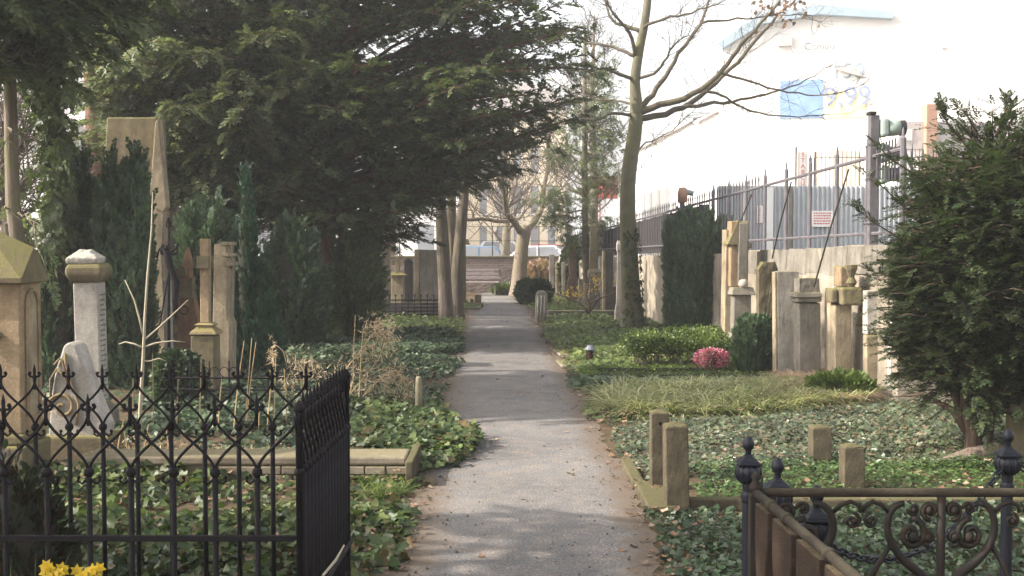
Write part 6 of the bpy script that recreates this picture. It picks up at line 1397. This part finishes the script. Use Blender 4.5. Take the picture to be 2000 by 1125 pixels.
facade('white_house', 'white house in the background hidden behind the left gravestones and yews', 190, 900, 62, 8.5, M['whitewall'], [(x, .9, z, z + 1.6) for x in (-7, -4, -1, 2, 5, 8) for z in (1, 4)], M['glass'])
# grey house with chimney right
Y = 40; b = base_at(1790, Y); t = thing('grey_house', 'small house with slate roof and tall brick chimney behind the right shrub', 'building', b); zr_ = P(0, 292, Y).z; za_ = P(0, 238, Y).z
MB().box(-.8, 5, 0, 4, -.05, zr_).build('wall', M['whitewall'], t); MB().prism([(-.85, zr_ + .01), (5.2, zr_ + .01), (4.6, za_), (-.55, za_)][::-1], -.1, 4).build('roof', M['roofgrey'], t)
x0 = P(1806, 0, Y).x - b[0]; x1 = P(1828, 0, Y).x - b[0]; MB().box(x0, x1, -.35, .2, zr_ - 1, P(0, 205, Y).z).build('chimney', M['brickred'], t, bevel=.02)
MB().box(-.5, -.25, -.13, -.1, zr_ + .3, zr_ + .7).build('window', M['paleglass'], t)
# tan roof dome behind the railing
Y = 45; b = base_at(1620, Y); o = MB().lathe([(1.3, 0), (1.3, P(0, 300, Y).z), (1.1, P(0, 292, Y).z), (.5, P(0, 286, Y).z), (.05, P(0, 283, Y).z)], n=20).build('round_kiosk', M['beigewall'], None, b, smooth=False); tag(o, 'round kiosk with low beige domed roof behind the street railing', 'kiosk')
# corrugated hoarding
Y = 21; b = base_at(1400, Y); t = thing('metal_hoarding', 'corrugated grey metal hoarding with small notices behind the wall', 'hoarding', b); zt = P(0, 363, Y).z; xe = P(2150, 363, Y).x - b[0]; m = MB(); x = 0; i = 0; ptsx = []
while x < xe: ptsx.append((x, .0 if i % 4 in (0, 1) else .045)); x += .022; i += 1
for i, (x, y) in enumerate(ptsx): m.v += [(x, y, .2), (x, y, zt)]
for i in range(len(ptsx) - 1): m.f.append((2 * i, 2 * i + 2, 2 * i + 3, 2 * i + 1))
m.build('corrugated_sheet', M['corr'], t).modifiers.new('s', 'SOLIDIFY').thickness = .004
a = P(1585, 443, Y); c = P(1626, 412, Y); MB().box(a.x - b[0], c.x - b[0], -.03, -.006, a.z, c.z).build('notice', M['whitewall'], t)
nt_ = t.children[-1]; m = MB(); random.seed(3)
for r in range(5):
    xx = a.x - b[0] + .03
    while xx < c.x - b[0] - .05: w_ = random.uniform(.015, .05); m.box(xx, xx + w_, -.036, -.031, c.z - .05 - r * .048, c.z - .03 - r * .048); xx += w_ + .012
m.build('lettering', M['redtext'], nt_)
a = P(1478, 435, Y); c = P(1489, 402, Y); MB().box(a.x - b[0], c.x - b[0], -.03, -.006, a.z, c.z).build('notice', M['whitewall'], t); nt_ = t.children[-1]; m = MB()
for r in range(6): m.box(a.x - b[0] + .02, a.x - b[0] + .06, -.036, -.031, c.z - .05 - r * .045, c.z - .03 - r * .045)
m.build('lettering', M['redtext'], nt_)
for (px0, px1, mt) in ((1450, 1456, 'whitewall'), (1496, 1510, 'whitewall'), (1540, 1546, 'sand_l')): a = P(px0, 480, Y); c = P(px1, 366, Y); MB().box(a.x - b[0], c.x - b[0], -.04, -.007, .2, c.z).build('corner_strip', M[mt], t)
# banner with vertical red letters
Y = 24; b = base_at(1566, Y); t = thing('banner', 'white vertical banner with red letters and blue foot behind the street railing', 'banner', b); zt = P(0, 296, Y).z; zb_ = P(0, 375, Y).z; zc = P(0, 400, Y).z
MB().box(-.1, .1, 0, .02, zb_, zt).build('cloth', M['whitewall'], t); MB().box(-.1, .1, 0, .02, zc, zb_ - .002).build('blue_foot', M['posterblue'], t); MB().tube([Vector((-.14, .01, 0)), Vector((-.14, .01, zt + .1))], .02, 8).build('pole', M['steel'], t)
for i, ch in enumerate('STABCUT'): text(ch, .13, (0, -.012, zt - .07 - i * .12), (R(90), 0, 0), M['redtext'], parent=t, ext=.003)
# striped poles
pl0 = None
for i, px in enumerate((1578, 1583, 1588)):
    b = base_at(px, 23); o = MB().tube([Vector((0, 0, 0)), Vector((0, 0, P(0, 308, 23).z))], .012, 6).build('flag_pole', M['brickred'] if i == 1 else M['steel'], None, b); tag(o, ['left thin grey pole beside the banner', 'thin reddish pole between two grey poles beside the banner', 'right thin grey pole beside the banner'][i], 'pole')
# back fence with spikes
Y = 30; b = base_at(1590, Y); t = thing('far_railing', 'fine spiked railing on the street behind the hoarding', 'railing', b); z0 = 1.6; z1 = P(0, 296, Y).z
MB().tube([Vector((0, 0, z1 - .15)), Vector((4.5, 0, z1 - .15))], .012, 5).tube([Vector((0, 0, z0)), Vector((4.5, 0, z0))], .012, 5).tube([Vector((0, 0, 0)), Vector((0, 0, z1))], .03, 6).tube([Vector((4.5, 0, 0)), Vector((4.5, 0, z1))], .03, 6).build('rail', M['steel'], t)
pk3 = MB().lathe([(.012, z0), (.012, z1), (.002, z1 + .08)], n=5).build('picket', M['steel'], t)
for k in range(40): c_ = pk3 if k == 0 else pk3.copy(); (k and COL.objects.link(c_)); c_.parent = t; c_.location.x = .05 + k * .112
# cars
def car(label, px, Y, mat, ln=4.2, h=1.42, flip=1):
    b = base_at(px, Y); t = thing('parked_car', label, 'car', b, 'cars parked on the street behind the brick wall'); f = flip; s = ln / 4.2
    prof = [(-2.1, .35), (2.1, .35), (2.12, .6), (2.0, .82), (1.2, .92), (-1.95, .95), (-2.1, .7)]; MB().prism([(x * s * f, z) for x, z in prof][::-f], 0, 1.7).build('body', mat, t, bevel=.06)
    cab = [(1.25, .92), (.55, h - .04), (-1.2, h), (-1.85, .95)]; MB().prism([(x * s * f, z) for x, z in cab][::-f], .1, 1.6).build('roof', mat, t, bevel=.05)
    for q in ([(1.02, .95), (.5, h - .1), (-.2, h - .08), (-.2, .96)], [(-.28, .96), (-.28, h - .08), (-1.1, h - .07), (-1.5, .97)]): MB().prism([(x * s * f, z) for x, z in q][::-f], .085, .11).build('window', M['glass'], t)
    for x in (-1.3, 1.3):
        wh = MB().tube([Vector((0, -.02, 0)), Vector((0, .2, 0))], .33, 18).build('wheel', M['tyre'], t); wh.location = (x * s, 0, .33); MB().tube([Vector((0, -.03, 0)), Vector((0, -.021, 0))], .2, 14).build('rim', M['zinc'], wh)
    MB().box(1.98 * s * f - .03, 1.98 * s * f + .03, .15, .4, .62, .74).build('headlight', M['paleglass'], t)
car('blue parked car behind the brick wall left of the forked tree', 945, 56, M['carblue'], flip=1, h=1.5); car('white parked car behind the brick wall right of the forked tree', 1040, 58.5, M['carwhite'], flip=-1, h=1.5)
car('red parked car partly hidden behind the white car', 1085, 64, M['carred'], flip=1, h=1.55); car('white van like car behind the blue parked car', 985, 66, M['carwhite'], flip=1, h=1.75)
scene.cycles.max_bounces = 8; scene.cycles.transparent_max_bounces = 8

# thin spring haze: the air itself, from just below the ground to above the highest roof
hm = bpy.data.materials.new('thin_haze'); hm.use_nodes = True; hn = hm.node_tree; hn.nodes.clear(); ho = hn.nodes.new('ShaderNodeOutputMaterial')
pv = hn.nodes.new('ShaderNodeVolumePrincipled'); pv.inputs['Color'].default_value = (.93, .93, .95, 1); pv.inputs['Density'].default_value = .0020; pv.inputs['Anisotropy'].default_value = .2
hn.links.new(pv.outputs[0], ho.inputs['Volume'])
hz = MB().box(-905, 905, -905, 905, -1.5, 21).build('haze', hm); hz['kind'] = 'stuff'

random.seed(8)
for o in bpy.data.objects:      # old stones never stand quite plumb
    if o.parent is None and o.get('category') in ('gravestone', 'bollard', 'post', 'grave cross') and not o.name.startswith('iron_post'):
        o.rotation_euler = (R(random.uniform(-.8, .8)), R(random.uniform(-1.2, 1.2)), R(random.uniform(-2, 2)))
